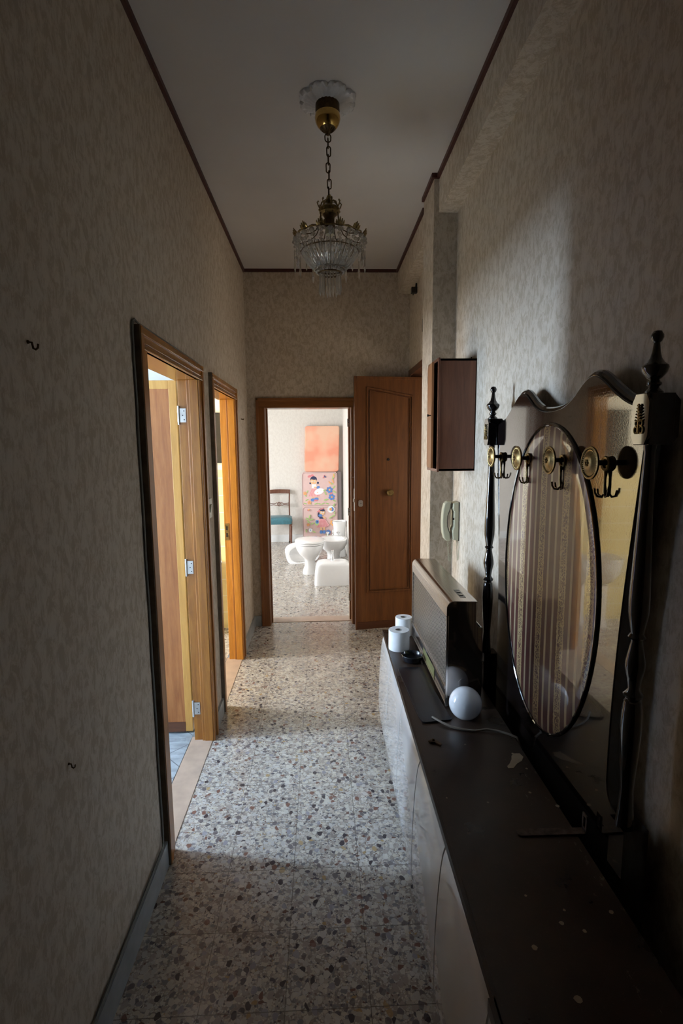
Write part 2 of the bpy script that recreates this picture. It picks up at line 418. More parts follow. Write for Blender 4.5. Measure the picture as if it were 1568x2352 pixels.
# ------------------------------------------------------------------ setting
XL, XR, XB, HC, YE = -0.63, 0.77, 0.667, 3.08, 4.49
EX = 0.36                       # right wall of the end room
b = MB().mat('terrazzo'); b.box(-0.63, 1.15, -3.6, 4.56, -0.05, 0); b.box(-4.0, EX + .1, 4.70, 8.7, -0.05, 0)
b.box(-3.1, -0.75, 3.02, 4.56, -0.05, 0); b.box(0.95, 1.9, 3.3, 4.56, -0.05, 0)
b.box(-0.63, 1.0, 4.56, 4.70, -0.05, -0.006)
struct(b.build('floor'), 'speckled terrazzo tile floor of the corridor and the end room', 'floor')
b = MB().mat('kitchen_floor'); b.box(-3.3, -0.75, 0.4, 2.96, -0.05, 0)
struct(b.build('floor_kitchen'), 'grey blue diagonal tile floor behind the nearest left doorway', 'floor')
b = MB().mat('ceil'); b.box(-0.75, 0.90, -3.6, 4.6, HC, HC + .1)
struct(b.build('ceiling'), 'plain grey white ceiling of the corridor', 'ceiling')
b = MB().mat('white_wall'); b.box(-4.1, EX + .2, 4.6, 8.8, HC, HC + .1); b.box(-3.4, -0.75, 0.3, 4.6, 2.9, 3.0); b.box(0.9, 2.0, 3.2, 4.7, 2.9, 3.0)
struct(b.build('ceiling_side_rooms'), 'white ceiling of the rooms off the corridor', 'ceiling')

D1 = (1.86, 2.71); D2 = (3.02, 3.79); DH = 1.975
b = MB().mat('paper')
b.box(-0.724, XL, -3.6, D1[0], 0, HC); b.box(-0.724, XL, D1[1], D2[0], 0, HC); b.box(-0.724, XL, D2[1], 4.56, 0, HC)
b.box(-0.724, XL, D1[0], D1[1], DH, HC); b.box(-0.724, XL, D2[0], D2[1], DH, HC)
struct(b.build('wall_left'), 'mottled beige papered wall on the left with two doorways', 'wall')
b = MB().mat('paper')
EO = (-0.49, 0.27)
b.box(-0.74, EO[0], YE, 4.70, 0, HC); b.box(EO[1], 1.0, YE, 4.70, 0, HC); b.box(EO[0], EO[1], YE, 4.70, 1.955, HC)
struct(b.build('wall_end'), 'mottled beige papered wall across the end of the corridor', 'wall')
# right wall: recessed wall, beam and pillar, opening of the entrance door beyond the pillar
b = MB().mat('paper')
b.box(XR, 0.92, -3.6, 3.45, 0, HC); b.box(XR, 0.92, 4.45, 4.52, 0, HC); b.box(XR, 0.92, 3.45, 4.45, 2.24, HC)
struct(b.build('wall_right'), 'mottled beige papered wall on the right behind the dresser', 'wall')
b = MB().mat('paper'); b.box(XB, XR + .02, -3.6, 4.49, 2.885, HC)
struct(b.build('wall_beam'), 'papered ceiling beam running along the top of the right wall', 'wall')
b = MB().mat('paper'); b.box(0.638, XR + .02, 2.97, 3.25, 0, HC - .001)
struct(b.build('wall_pillar'), 'papered square pillar standing out of the right wall', 'wall')
b = MB().mat('paper'); b.box(-0.75, 0.92, -3.7, -3.6, 0, HC)
struct(b.build('wall_back'), 'papered wall closing the corridor behind the viewer', 'wall')
# cornice
def trim(n, boxes, label, mat='dark_red'):
    b = MB().mat(mat)
    for q in boxes: b.box(*q)
    return struct(b.build(n), label, 'trim')
TZ = HC - 0.022
trim('trim_1', [(XL, XL + .016, -3.6, YE, TZ, HC)], 'dark red cornice strip along the top of the left wall')
trim('trim_2', [(XL + .016, XB - .016, YE - .016, YE, TZ, HC)], 'dark red cornice strip along the top of the end wall')
trim('trim_3', [(XB - .016, XB, -3.6, 2.97, TZ, HC), (XB - .016, XB, 3.36, YE, TZ, HC)], 'dark red cornice strip along the beam on the right')
trim('trim_4', [(0.622, XB - .016, 2.954, 2.97, TZ, HC), (0.622, 0.638, 2.97, 3.24, TZ, HC)], 'dark red cornice strip around the pillar')
# skirting
trim('baseboard_left', [(XL, XL + .014, -3.6, 1.825, 0, .105), (XL, XL + .014, 2.75, 2.98, 0, .095), (XL, XL + .014, 3.83, YE, 0, .095)], 'grey marble skirting along the left wall', 'base_marble')
trim('baseboard_end', [(XL + .014, -0.562, YE - .014, YE, 0, .095)], 'short grey marble skirting left of the end doorway', 'base_marble')
trim('baseboard_far_room', [(-4.0, EX, 8.585, 8.6, 0, .12)], 'pale skirting along the back wall of the end room', 'white_wall')
trim('trim_5', [(-0.745, XL + .004, D1[0], D1[1], -0.03, 0.003)], 'beige marble threshold of the nearest left doorway', 'marble')
trim('trim_6', [(-0.745, XL + .004, D2[0], D2[1], -0.03, 0.003)], 'beige marble threshold of the second left doorway', 'marble')
trim('trim_7', [(EO[0], EO[1], 4.57, 4.71, -0.03, 0.003)], 'beige marble threshold of the doorway at the end', 'marble')

# room shells with window openings
def shell(name, boxes, mat, label):
    b = MB().mat(mat)
    for q in boxes: b.box(*q)
    return struct(b.build(name), label, 'wall')
shell('wall_kitchen', [(-3.35, -3.25, 0.3, 1.0, 0, 2.9), (-3.35, -3.25, 2.55, 3.0, 0, 2.9), (-3.35, -3.25, 1.0, 2.55, 0, 0.9), (-3.35, -3.25, 1.0, 2.55, 2.15, 2.9),
                       (-3.3, -0.722, 0.3, 0.4, 0, 2.9), (-3.3, -0.722, 2.94, 2.985, 1.45, 2.9)], 'white_wall', 'white painted wall of the room behind the nearest left doorway')
shell('wall_kitchen_tiles', [(-3.3, -0.722, 2.94, 2.985, 0, 1.45)], 'blue_tiles', 'blue tiled lower wall seen through the hinge gap of the nearest left doorway')
shell('wall_bathroom', [(-3.05, -2.95, 2.98, 3.25, 0, 2.9), (-3.05, -2.95, 3.8, 4.5, 0, 2.9), (-3.05, -2.95, 3.25, 3.8, 0, 1.0), (-3.05, -2.95, 3.25, 3.8, 2.1, 2.9),
                        (-3.0, -0.722, 2.985, 3.02, 0, 2.9), (-3.0, -0.722, 4.46, 4.5, 1.42, 2.9)], 'cream_wall', 'cream painted wall of the bathroom behind the second left doorway')
shell('wall_bathroom_tiles', [(-3.0, -0.722, 4.45, 4.5, 0, 1.42)], 'yellow_tiles', 'pale yellow tiled lower wall of the bathroom')
shell('wall_far_room', [(-4.0, EX + .1, 8.6, 8.7, 0, HC), (EX, EX + .1, 4.7, 8.6, 0, HC), (-4.0, -0.74, 4.6, 4.70, 0, HC),
                        (-4.1, -4.0, 4.6, 5.1, 0, HC), (-4.1, -4.0, 7.5, 8.7, 0, HC), (-4.1, -4.0, 5.1, 7.5, 0, 0.8), (-4.1, -4.0, 5.1, 7.5, 2.35, HC)], 'paper_pale', 'pale wallpaper of the room at the end')
shell('wall_landing', [(1.85, 1.95, 3.2, 4.7, 0, 2.9), (0.92, 1.9, 3.2, 3.3, 0, 2.9), (0.92, 1.9, 4.56, 4.66, 0, 2.9)], 'plaster', 'wall of the landing outside the entrance opening')
def window(n, x, y0, y1, z0, z1, label):
    root = empty(n, (x, (y0 + y1) / 2, z0)); struct(root, label, 'window')
    b = MB().mat('white_wall'); t = .045
    b.box(x - .05, x + .02, y0, y0 + t, z0, z1); b.box(x - .05, x + .02, y1 - t, y1, z0, z1)
    b.box(x - .05, x + .02, y0, y1, z0, z0 + t); b.box(x - .05, x + .02, y0, y1, z1 - t, z1)
    at(root, b.build('window_frame', bevel=.003)); return root
window('window_1', -3.28, 1.0, 2.55, 0.9, 2.15, 'white window frame of the room behind the nearest left doorway')
window('window_2', -2.98, 3.25, 3.8, 1.0, 2.1, 'white window frame of the bathroom')
window('window_3', -4.03, 5.1, 7.5, 0.8, 2.35, 'wide white window frame of the room at the end')

# ---- doors on the left
def hinge(parent, x, y, z, h=0.07):
    b = MB().mat('steel'); b.box(x - .004, x + .028, y - .003, y, z - h / 2, z + h / 2)
    b.lathe([(.006, -h / 2 - .012), (.006, h / 2 + .012)], 10, (x - .008, y - .004, z))
    b.mat('black')
    for dz in (-.022, 0, .022): b.lathe([(.0032, 0), (.0001, -.001)], 8, (x + .014 + (.005 if dz else -.002), y - .0032, z + dz), 'Y')
    return at(parent, b.build('hinge', smooth=.6))
def left_door(name, y0, y1, label, leaf):
    # y0,y1 = outer casing limits
    root = empty(name, (XL, (y0 + y1) / 2, 0)); struct(root, label, 'door')
    cw = 0.078; zt = 2.035; xf = XL + .024
    def side(ya, yb, inner):       # stepped casing profile along Z
        b = MB().mat('casing'); s = 1 if inner > ya else -1
        b.box(XL, xf - .008, ya, yb, 0, zt)
        b.box(XL, xf, min(yb, ya) if s > 0 else max(ya, yb) - .03, (min(ya, yb) + .03) if s > 0 else max(ya, yb), 0, zt)
        return b
    b = side(y0, y0 + cw, y0 + cw)
    b.mat('dusty').box(XL, xf - .002, y0 - .004, y0, 0, zt)
    at(root, b.build('casing', bevel=.003))
    b = MB().mat('casing'); b.box(XL, xf - .008, y1 - cw, y1, 0, zt); b.box(XL, xf, y1 - .03, y1, 0, zt); b.box(XL - .05, xf - .004, y1 - cw - .004, y1 - cw + .012, 0, zt - cw)
    at(root, b.build('casing', bevel=.003))
    b = MB().mat('casing_h'); b.box(XL, xf - .006, y0, y1, zt - cw, zt); b.box(XL, xf + .001, y0, y1, zt - .030, zt - .003); b.box(XL, xf - .001, y0 + .02, y1 - .02, zt - cw, zt - cw + .016)
    b.box(XL, xf - .003, y0 + .02, y1 - .02, zt - cw + .020, zt - cw + .026)
    at(root, b.build('casing_head', bevel=.003))
    # jambs lining the wall thickness
    b = MB().mat('casing'); b.box(-0.745, XL + .01, y0 + cw - .05, y0 + cw - .02, 0, zt - cw); b.box(-0.69, -0.672, y0 + cw - .02, y0 + cw - .008, 0, zt - cw)
    at(root, b.build('jamb', bevel=.002))
    b = MB().mat('casing' if leaf else M['jamb_amber']); b.box(-0.725, XL + .01, y1 - cw + .004, y1 - cw + .05, 0, zt - cw); b.box(XL - .035, XL + .01, y1 - cw - .008, y1 - cw + .004, 0, zt - cw)
    j = at(root, b.build('jamb', bevel=.002))
    b = MB().mat('casing_h'); b.box(-0.745, XL + .01, y0 + cw - .05, y1 - cw + .05, zt - cw, zt - cw + .03)
    at(root, b.build('jamb_head', bevel=.002))
    return root, j
M['jamb_amber'] = wood('amber varnished jamb', (0.44, 0.16, 0.016), (0.60, 0.25, 0.026), (0.72, 0.33, 0.05), 0.25, coat=0.4)
door1, j1 = left_door('door_1', 1.823, 2.752, 'nearest left doorway, orange wood casing with its veneered door open inward', True)
# hardware screwed to the jamb
for z in (1.78, 0.985, 0.19): hinge(door1, -0.716, 2.678, z)
# the open leaf of door 1, standing square to the corridor
leaf = MB().mat('veneer'); lx0, lx1, ly0, ly1 = -1.57, -0.753, 2.752, 2.792
leaf.box(lx0 + .045, lx1 - .040, ly0 + .0015, ly1 - .0015, 0.07, 1.92)
lf = at(door1, leaf.build('door_leaf'))
b = MB().mat('pale_wood'); b.box(lx1 - .040, lx1, ly0, ly1, -.0 + .012, 1.965); b.box(lx0, lx0 + .045, ly0, ly1, .012, 1.965); b.box(lx0 + .045, lx1 - .040, ly0, ly1, 1.92, 1.965)
o = b.build('lipping', bevel=.002); o.parent = lf; o.matrix_parent_inverse = lf.matrix_parent_inverse.copy(); o.matrix_parent_inverse = Matrix.Identity(4)
o['label'] = 'pale wood edge lipping'
b = MB().mat('entrance_d'); b.box(lx0 + .045, lx1 - .040, ly0 - .001, ly1 + .001, .012, .07)
o = b.build('kickboard'); o.parent = lf
# paint scars on the far casing
door2, j2 = left_door('door_2', 2.975, 3.835, 'second left doorway, bright amber jamb with a brass strike plate', False)
b = MB().mat('brass_old'); b.box(-0.72, -0.690, 3.7555, 3.7605, 0.93, 1.055); b.mat('black'); b.box(-0.712, -0.699, 3.7548, 3.7556, .955, .985); b.box(-0.712, -0.699, 3.7548, 3.7556, 1.005, 1.035)
at(door2, b.build('strike_plate'))

# ---- doorway at the end
door3 = empty('door_3', (-0.11, YE, 0)); struct(door3, 'brown wood frame of the open doorway at the end of the corridor', 'door')
b = MB().mat('casing_d'); b.box(-0.556, EO[0] + .008, YE - .018, YE, 0, 2.028); b.box(-0.556, -0.535, YE - .024, YE, 0, 2.028)
at(door3, b.build('casing', bevel=.003))
b = MB().mat('casing_d'); b.box(EO[1] - .008, 0.345, YE - .018, YE, 0, 2.028)
at(door3, b.build('casing', bevel=.003))
b = MB().mat('casing_x'); b.box(-0.556, 0.345, YE - .019, YE, 1.946, 2.029); b.box(-0.556, 0.345, YE - .024, YE, 2.006, 2.029)
at(door3, b.build('casing_head', bevel=.003))
b = MB().mat('casing_d'); b.box(EO[0], EO[0] + .012, YE, 4.66, 0, 1.95); b.box(EO[0], EO[0] + .024, 4.56, 4.60, 0, 1.95)
at(door3, b.build('jamb', bevel=.002))
b = MB().mat('casing_d'); b.box(EO[1] - .012, EO[1], YE, 4.70, 0, 1.95); b.box(EO[1] - .026, EO[1], 4.60, 4.70, 0, 1.95)
at(door3, b.build('jamb', bevel=.002))
b = MB().mat('casing_x'); b.box(EO[0], EO[1], YE, 4.66, 1.944, 1.956)
at(door3, b.build('jamb_head', bevel=.002))
for z in (1.82, 1.02, 0.22):
    b = MB().mat('steel'); b.box(EO[1] - .034, EO[1] - .014, 4.597, 4.600, z - .035, z + .035); b.mat('black'); b.lathe([(.004, 0), (.001, -.001)], 8, (EO[1] - .024, 4.5965, z), 'Y')
    b.lathe([(.003, 0), (.001, -.001)], 8, (EO[1] - .024, 4.5965, z + .022), 'Y')
    at(door3, b.build('hinge'))

# ---- entrance door leaf, opened inward in front of the end wall
door4 = empty('door_4', (0.285, 4.33, 0), rz=math.radians(8.2)); struct(door4, 'brown panelled entrance door opened against the end wall, with a round brass knob', 'door')
W4, T4, H4 = 0.60, 0.045, 2.19
def d4(b, n, **k): o = b.build(n, **k); o.parent = door4; return o
pan = [(0.115, .345), (0.495, .345), (0.495, 2.025), (0.115, 2.09)]
b = MB().mat('entrance'); b.box(0.0, W4, .004, T4, .065, H4); b.box(0, 0.006, .0, T4, 0.0, H4)
door_leaf = d4(b, 'door_leaf', bevel=.002)
def frame_strip(b, pts, wd, y0, y1):
    n = len(pts)
    for i in range(n):
        p, q = Vector(pts[i]), Vector(pts[(i + 1) % n]); d = (q - p).normalized(); nn = Vector((-d.y, d.x))
        p2 = p - d * wd; q2 = q + d * wd
        b.prism([tuple(p2), tuple(q2), tuple(q2 - nn * wd), tuple(p2 - nn * wd)], y0, y1, 'XZ')
b = MB().mat('entrance'); frame_strip(b, pan, .012, -.006, .004)
frame_strip(b, [(0.131, .361), (0.479, .361), (0.479, 2.012), (0.131, 2.072)], .004, -.010, .004)
o = d4(b, 'panel_moulding', bevel=.002)
b = MB().mat('entrance'); b.box(.02, W4 - .01, -.001, .004, 2.165, H4); b.box(-.004, .010, -.004, .006, 0, H4)
d4(b, 'edge_bead', bevel=.002)
b = MB().mat('entrance_d'); b.box(.008, W4, -.001, T4 + .001, .0, .065)
d4(b, 'kickboard', bevel=.001)
b = MB().mat('brass_old'); b.lathe([(.001, -.040), (.022, -.040), (.030, -.034), (.032, -.026), (.014, -.016), (.012, -.004), (.024, .002)], 10, (0.302, 0, 1.213), 'Y')
d4(b, 'door_knob', smooth=.5)['label'] = 'octagonal brass knob'
b = MB().mat('black'); b.lathe([(.001, -.006), (.007, -.007), (.011, -.003), (.012, .004)], 16, (0.292, 0, 1.497), 'Y')
d4(b, 'peephole', smooth=.5)
b = MB().mat('steel'); b.prism([(.028, 1.105), (.036, 1.098), (.058, 1.098), (.066, 1.105), (.066, 1.145), (.058, 1.152), (.036, 1.152), (.028, 1.145)], -.003, .004, 'XZ')
b.lathe([(.001, -.010), (.012, -.010), (.014, -.002)], 16, (.047, 0, 1.125), 'Y'); b.mat('black').box(.043, .051, -.0115, -.0100, 1.122, 1.127)
d4(b, 'lock', smooth=.5)
b = MB().mat('steel'); b.box(-.005, -.0005, .012, .034, 1.06, 1.25); b.box(-.012, -.004, .016, .030, 1.135, 1.165)
d4(b, 'lock_faceplate')
b = MB().mat('steel'); b.tube([(-.006, .02, 1.35), (-.02, .022, 1.351), (-.035, .02, 1.352)], .0022, 8)
d4(b, 'latch_pin')
for z in (1.83, 1.17, .4):
    b = MB().mat('steel'); b.lathe([(.008, -.05), (.008, .05)], 10, (W4 + .008, .01, z)); b.box(W4, W4 + .012, .002, .03, z - .04, z + .04)
    d4(b, 'hinge', smooth=.6)
# frame of the entrance opening
b = MB().mat('entrance_d'); b.box(XR - .012, XR + .0, 3.36, 4.47, 2.20, 2.25); b.box(XR - .012, XR, 3.30, 3.47, 0, 2.25); b.box(XR + .005, .92, 4.43, 4.45, 0, 2.24)
b.box(XR, .92, 3.45, 3.47, 0, 2.24); b.box(XR, .92, 3.45, 4.45, 2.22, 2.24)
struct(b.build('door_5', bevel=.002), 'dark frame of the entrance opening in the right wall beyond the pillar', 'door')

# ------------------------------------------------------------------ wall bits on the left
def wall_hook(y, z, s, label):
    b = MB().mat('bronze'); x = XL
    pts = [(x, y, z + .02 * s), (x + .018 * s, y, z + .018 * s), (x + .022 * s, y, z - .006 * s), (x + .032 * s, y, z - .012 * s), (x + .042 * s, y, z - .004 * s), (x + .044 * s, y, z + .012 * s)]
    b.tube(pts, .0048 * s, 8); b.lathe([(.009 * s, 0), (.007 * s, .003), (.001, .004)], 12, (x, y, z + .02 * s), 'X')
    return tag(b.build('wall_hook', smooth=.7, loc=(x, y, z)), label, 'hook')
wall_hook(1.165, 1.838, .5, 'small rusty hook high on the left wall')
wall_hook(1.185, 0.845, .36, 'small rusty hook low on the left wall, above the skirting')
b = MB().mat('bronze'); b.tube([(XL, 4.12, 1.835), (XL + .02, 4.12, 1.83), (XL + .022, 4.12, 1.838)], .004, 8)
tag(b.build('nail', loc=(XL, 4.12, 1.83)), 'bent nail in the left wall past the second doorway', 'nail')
sw = empty('light_switch', (XL, 2.85, 1.28), 'narrow white light switch on the strip of wall between the two left doorways', 'switch')
b = MB().mat('ivory'); b.box(XL, XL + .010, 2.80, 2.885, 1.225, 1.335); at(sw, b.build('faceplate', bevel=.003))
b = MB().mat('ivory'); b.X = Matrix.Translation((XL + .011, 2.842, 1.28)) @ Matrix.Rotation(.15, 4, 'Y'); b.box(-.002, .005, -.014, .014, -.022, .022); at(sw, b.build('rocker', bevel=.001))
# flex that runs round the nearest casing
pts = [(XL + .004, 2.72, 2.045), (XL + .004, 1.86, 2.046), (XL + .004, 1.822, 2.052), (XL + .005, 1.800, 2.042), (XL + .005, 1.790, 2.0)]
for i in range(14):
    z = 1.9 - i * .13; pts.append((XL + .004, 1.794 + .003 * math.sin(i * 2.1), z))
pts += [(XL + .006, 1.79, .15), (XL + .010, 1.77, .115)] + [(XL + .010, y, .110 + .002 * math.sin(y * 9)) for y in (1.6, 1.4, 1.1, .8, .4, 0, -.6)]
b = MB().mat('cable_d'); b.tube(pts, .0034, 8); b.tube([(p[0], p[1] + (.008 if p[2] > .13 else 0), p[2] + (.007 if p[2] < .13 else 0)) for p in pts[2:]], .0026, 8)
tag(b.build('flex_cable', smooth=.8), 'dark twin cable tacked down beside the nearest left doorway and along the skirting', 'cable')

# bathroom glimpse
mc = empty('mirror_cabinet', (-0.93, 4.46, 1.49), 'dark framed mirror glimpsed through the second left doorway', 'mirror')
b = MB().mat('darkglass'); b.box(-1.3, -0.845, 4.43, 4.458, 1.49, 1.90); at(mc, b.build('mirror_glass'))
b = MB().mat('blackplastic'); b.box(-1.31, -0.84, 4.425, 4.459, 1.48, 1.492); b.box(-1.31, -0.84, 4.425, 4.459, 1.895, 1.906); b.box(-.846, -.838, 4.425, 4.459, 1.48, 1.906)
at(mc, b.build('mirror_frame'))
b = MB().mat('ceramic')
b.loft([ring(-1.03, 4.30, .38, .05, .05, 2.3), ring(-1.03, 4.29, .42, .11, .10, 2.5), ring(-1.03, 4.28, .5, .14, .15, 2.8), ring(-1.03, 4.28, .60, .16, .16, 3), ring(-1.03, 4.28, .635, .165, .165, 3), ring(-1.03, 4.28, .63, .14, .14, 3), ring(-1.03, 4.28, .54, .09, .09, 2.4)])
wb = empty('wash_basin', (-1.03, 4.28, 0), 'white wash basin glimpsed through the second left doorway', 'wash basin')
at(wb, b.build('bowl', smooth=.9)); b = MB().mat('chrome'); b.tube([(-1.03, 4.41, .63), (-1.03, 4.41, .74), (-1.03, 4.38, .765), (-1.03, 4.33, .74)], .011, 10); at(wb, b.build('tap', smooth=.8))
b = MB().mat('ceramic'); b.loft([ring(-1.03, 4.33, 0, .10, .10, 2.6), ring(-1.03, 4.33, .06, .085, .085, 2.4), ring(-1.03, 4.31, .38, .08, .08, 2.4)]); at(wb, b.build('pedestal', smooth=.9))

# ------------------------------------------------------------------ chandelier
CX, CY = 0.048, 2.37
def rose():
    b = MB().mat('plaster'); n = 96; rings = []
    prof = [(1.0, 0.000), (1.0, .007), (.93, .013), (.86, .010), (.80, .012), (.66, .016), (.55, .022), (.46, .024), (.42, .016), (.30, .018)]
    for k, (q, h) in enumerate(prof):
        rr = []
        for i in range(n):
            a = 2 * PI * i / n; amp = max(0, (q - .4) / .6)
            lobe = 1 + amp * (.13 * abs(math.sin(4 * a)) ** .6 - .07 - .04 * abs(math.cos(12 * a)) ** 4)
            hh = h * (1 + .45 * amp * math.cos(24 * a + k)) if 0 < k < 8 else h
            r = .118 * q * lobe; rr.append((CX + r * math.cos(a), CY + .01 + r * math.sin(a), HC - hh))
        rings.append(rr)
    b.loft(rings); return b.build('ceiling_rose', smooth=.9, loc=(CX, CY + .01, HC))
tag(rose(), 'white moulded plaster ceiling rose with scalloped edge above the chandelier', 'ceiling rose')
ch = empty('chandelier', (CX, CY, HC - .02), 'brass and crystal basket chandelier hanging on a chain', 'chandelier')
def cpart(b, n, sm=.7, parent=None, **k):
    o = b.build(n, smooth=sm, **k)
    return at(ch, o)
b = MB().mat('bronze'); b.lathe([(.045, HC - .018), (.050, HC - .022), (.052, HC - .05), (.050, HC - .062), (.03, HC - .062)], 28, (CX, CY, 0))
b.mat('brass'); zc = 3.004; b.lathe([(max(1e-6, .054 * math.sin(a)), zc - .054 * math.cos(a) * .98) for a in [PI * i / 28 for i in range(1, 17)]], 32, (CX, CY, 0))
canopy = cpart(b, 'canopy'); canopy['label'] = 'polished brass half ball'
b = MB().mat('bronze'); b.lathe([(.006, 2.935), (.010, 2.94), (.014, 2.95), (.034, 2.962)], 20, (CX, CY, 0))
for i in range(16):
    a = 2 * PI * i / 16; c, s_ = math.cos(a), math.sin(a)
    b.tube([(CX + r * c, CY + r * s_, z) for r, z in ((.010, 2.948), (.022, 2.953), (.033, 2.964), (.036, 2.972), (.030, 2.970))], .0016, 5)
cpart(b, 'canopy_rosette')
# chain
def link(b, cx, cy, z, L, wd, rot, r=.0026, dx=0):
    pts = []
    for i in range(16):
        a = 2 * PI * i / 16; u = wd * math.cos(a); v = (L / 2 - wd) * (1 if math.sin(a) >= 0 else -1) + wd * math.sin(a)
        pts.append((cx + u * math.cos(rot) + dx, cy + u * math.sin(rot), z + v))
    b.tube(pts, r, 7, True)
b = MB().mat('bronze'); z = 2.922; k = 0
link(b, CX, CY, 2.925, .034, .013, 0.2)
z = 2.904
while z > 2.70:
    link(b, CX + .002 * math.sin(k * 1.7) + (2.92 - z) * .012, CY, z, .040, .0085, (0.15 if k % 2 else 1.45)); z -= .0325; k += 1
cpart(b, 'chain')
CX2 = CX + .003
# crown
b = MB().mat('brass_old'); b.lathe([(.034, 2.618), (.044, 2.624), (.045, 2.640), (.040, 2.646), (.038, 2.640), (.036, 2.626)], 28, (CX2, CY, 0))
for i in range(8):
    a = 2 * PI * i / 8 + .2; c, s_ = math.cos(a), math.sin(a)
    b.tube([(CX2 + r * c, CY + r * s_, z) for r, z in ((.043, 2.64), (.050, 2.652), (.054, 2.664), (.050, 2.670), (.046, 2.664))], .0026, 6)
    b.sphere((CX2 + .044 * c, CY + .044 * s_, 2.633), .005, 8)
    b.tube([(CX2 + r * c, CY + r * s_, z) for r, z in ((.040, 2.644), (.034, 2.664), (.022, 2.672), (.013, 2.668), (.010, 2.684), (.006, 2.694))], .0032, 6)
b.lathe([(.006, 2.66), (.012, 2.668), (.014, 2.676), (.008, 2.684), (.011, 2.690), (.005, 2.700)], 16, (CX2, CY, 0))
cpart(b, 'crown')
b = MB().mat('bronze'); b.lathe([(.030, 2.618), (.022, 2.604), (.021, 2.575), (.024, 2.570), (.024, 2.562)], 20, (CX2, CY, 0)); b.mat('ivory').lathe([(.018, 2.562), (.020, 2.55), (.019, 2.535)], 16, (CX2, CY, 0))
cpart(b, 'socket')
for i in range(8):
    a = 2 * PI * i / 8 + .35; c, s_ = math.cos(a), math.sin(a)
    b = MB().mat('bronze'); b.tube([(CX2 + r * c, CY + r * s_, z) for r, z in ((.040, 2.622), (.042, 2.600), (.048, 2.575), (.064, 2.545), (.090, 2.528), (.125, 2.522), (.150, 2.520))], .0024, 6)
    cpart(b, 'arm')
RT = .150; ZT = 2.520
b = MB().mat('bronze')
b.tube([(CX2 + RT * math.cos(2 * PI * i / 48), CY + RT * math.sin(2 * PI * i / 48), ZT + .004 * math.cos(12 * 2 * PI * i / 48)) for i in range(48)], .0028, 6, True)
b.tube([(CX2 + .126 * math.cos(2 * PI * i / 48), CY + .126 * math.sin(2 * PI * i / 48), 2.462) for i in range(48)], .0022, 6, True)
b.tube([(CX2 + .064 * math.cos(2 * PI * i / 36), CY + .064 * math.sin(2 * PI * i / 36), 2.392) for i in range(36)], .003, 6, True)
b.tube([(CX2 + .050 * math.cos(2 * PI * i / 36), CY + .050 * math.sin(2 * PI * i / 36), 2.374) for i in range(36)], .0038, 6, True)
for i in range(12):
    a = 2 * PI * i / 12; c, s_ = math.cos(a), math.sin(a)
    b.tube([(CX2 + r * c, CY + r * s_, z) for r, z in ((.150, 2.520), (.140, 2.49), (.127, 2.462), (.105, 2.43), (.080, 2.405), (.064, 2.392), (.05, 2.374))], .0014, 5)
cpart(b, 'basket_frame')
b = MB().mat('brass_old')
for i in range(12):
    a = 2 * PI * (i + .5) / 12; c, s_ = math.cos(a), math.sin(a)
    for da in (-.10, -.05, 0, .05, .10):
        ca, sa = math.cos(a + da), math.sin(a + da); top = .022 - abs(da) * .12
        b.tube([(CX2 + .150 * ca, CY + .150 * sa, ZT), (CX2 + .157 * ca, CY + .157 * sa, ZT + top * .6), (CX2 + .162 * ca, CY + .162 * sa, ZT + top + .004)], [.003, .004, .0018], 6)
    b.sphere((CX2 + .157 * c, CY + .157 * s_, ZT + .004), .006, 8)
b.tube([(CX2 + .150 * math.cos(2 * PI * i / 48), CY + .150 * math.sin(2 * PI * i / 48), ZT) for i in range(48)], .0031, 6, True)
cpart(b, 'finial_ring')
def drop(b, x, y, z, L, r, n=6):   # long spear crystal
    b.lathe([(.0005, z), (r * .55, z - .006), (r * .62, z - L * .55), (r, z - L * .72), (.0006, z - L)], n, (x, y, 0))
def bead(b, x, y, z, r): b.lathe([(.0005, z + r), (r * .75, z + r * .6), (r, z), (r * .75, z - r * .6), (.0005, z - r)], 8, (x, y, 0))
for i in range(24):      # outer pendants: octagon bead over a spear
    a = 2 * PI * i / 24; c, s_ = math.cos(a), math.sin(a); r = .154; zz = ZT - .006
    b = MB().mat('crystal'); bead(b, CX2 + r * c, CY + r * s_, zz - .010, .0115)
    if i % 2 == 0: bead(b, CX2 + r * c, CY + r * s_, zz - .030, .006); drop(b, CX2 + r * c, CY + r * s_, zz - .040, .100, .0062)
    else: bead(b, CX2 + r * c * .97, CY + r * s_ * .97, zz - .034, .0085); drop(b, CX2 + r * c * .97, CY + r * s_ * .97, zz - .046, .050, .006)
    o = cpart(b, 'pendant', .2)
for i in range(36):      # flat bars of the basket
    a = 2 * PI * (i + .5) / 36
    b = MB().mat('crystal'); b.X = Matrix.Translation((CX2, CY, 0)) @ Matrix.Rotation(a, 4, 'Z')
    path = [(.128, 2.474), (.121, 2.455), (.103, 2.427), (.083, 2.405), (.068, 2.394)]
    hw = [.0075, .0088, .0075, .0062, .0045]; th = .0022
    rings = [[(r - th, -h_, z - th), (r, -h_ * .6, z - .5 * th), (r + th, 0, z - 2 * th), (r, h_ * .6, z - .5 * th), (r - th, h_, z - th), (r - 2 * th, 0, z + th)] for (r, z), h_ in zip(path, hw)]
    b.loft(rings); cpart(b, 'glass_bar', .2)
b = MB().mat('crystal')
for R_, z, cnt, rr in ((.074, 2.402, 30, .0070), (.066, 2.391, 28, .0070), (.058, 2.380, 24, .0066), (.139, 2.492, 24, .0085), (.132, 2.474, 30, .0065), (.147, 2.507, 36, .0070)):
    for i in range(cnt):
        a = 2 * PI * i / cnt; bead(b, CX2 + R_ * math.cos(a), CY + R_ * math.sin(a), z, rr)
o = cpart(b, 'bead_chain', .2); o['kind'] = 'stuff'
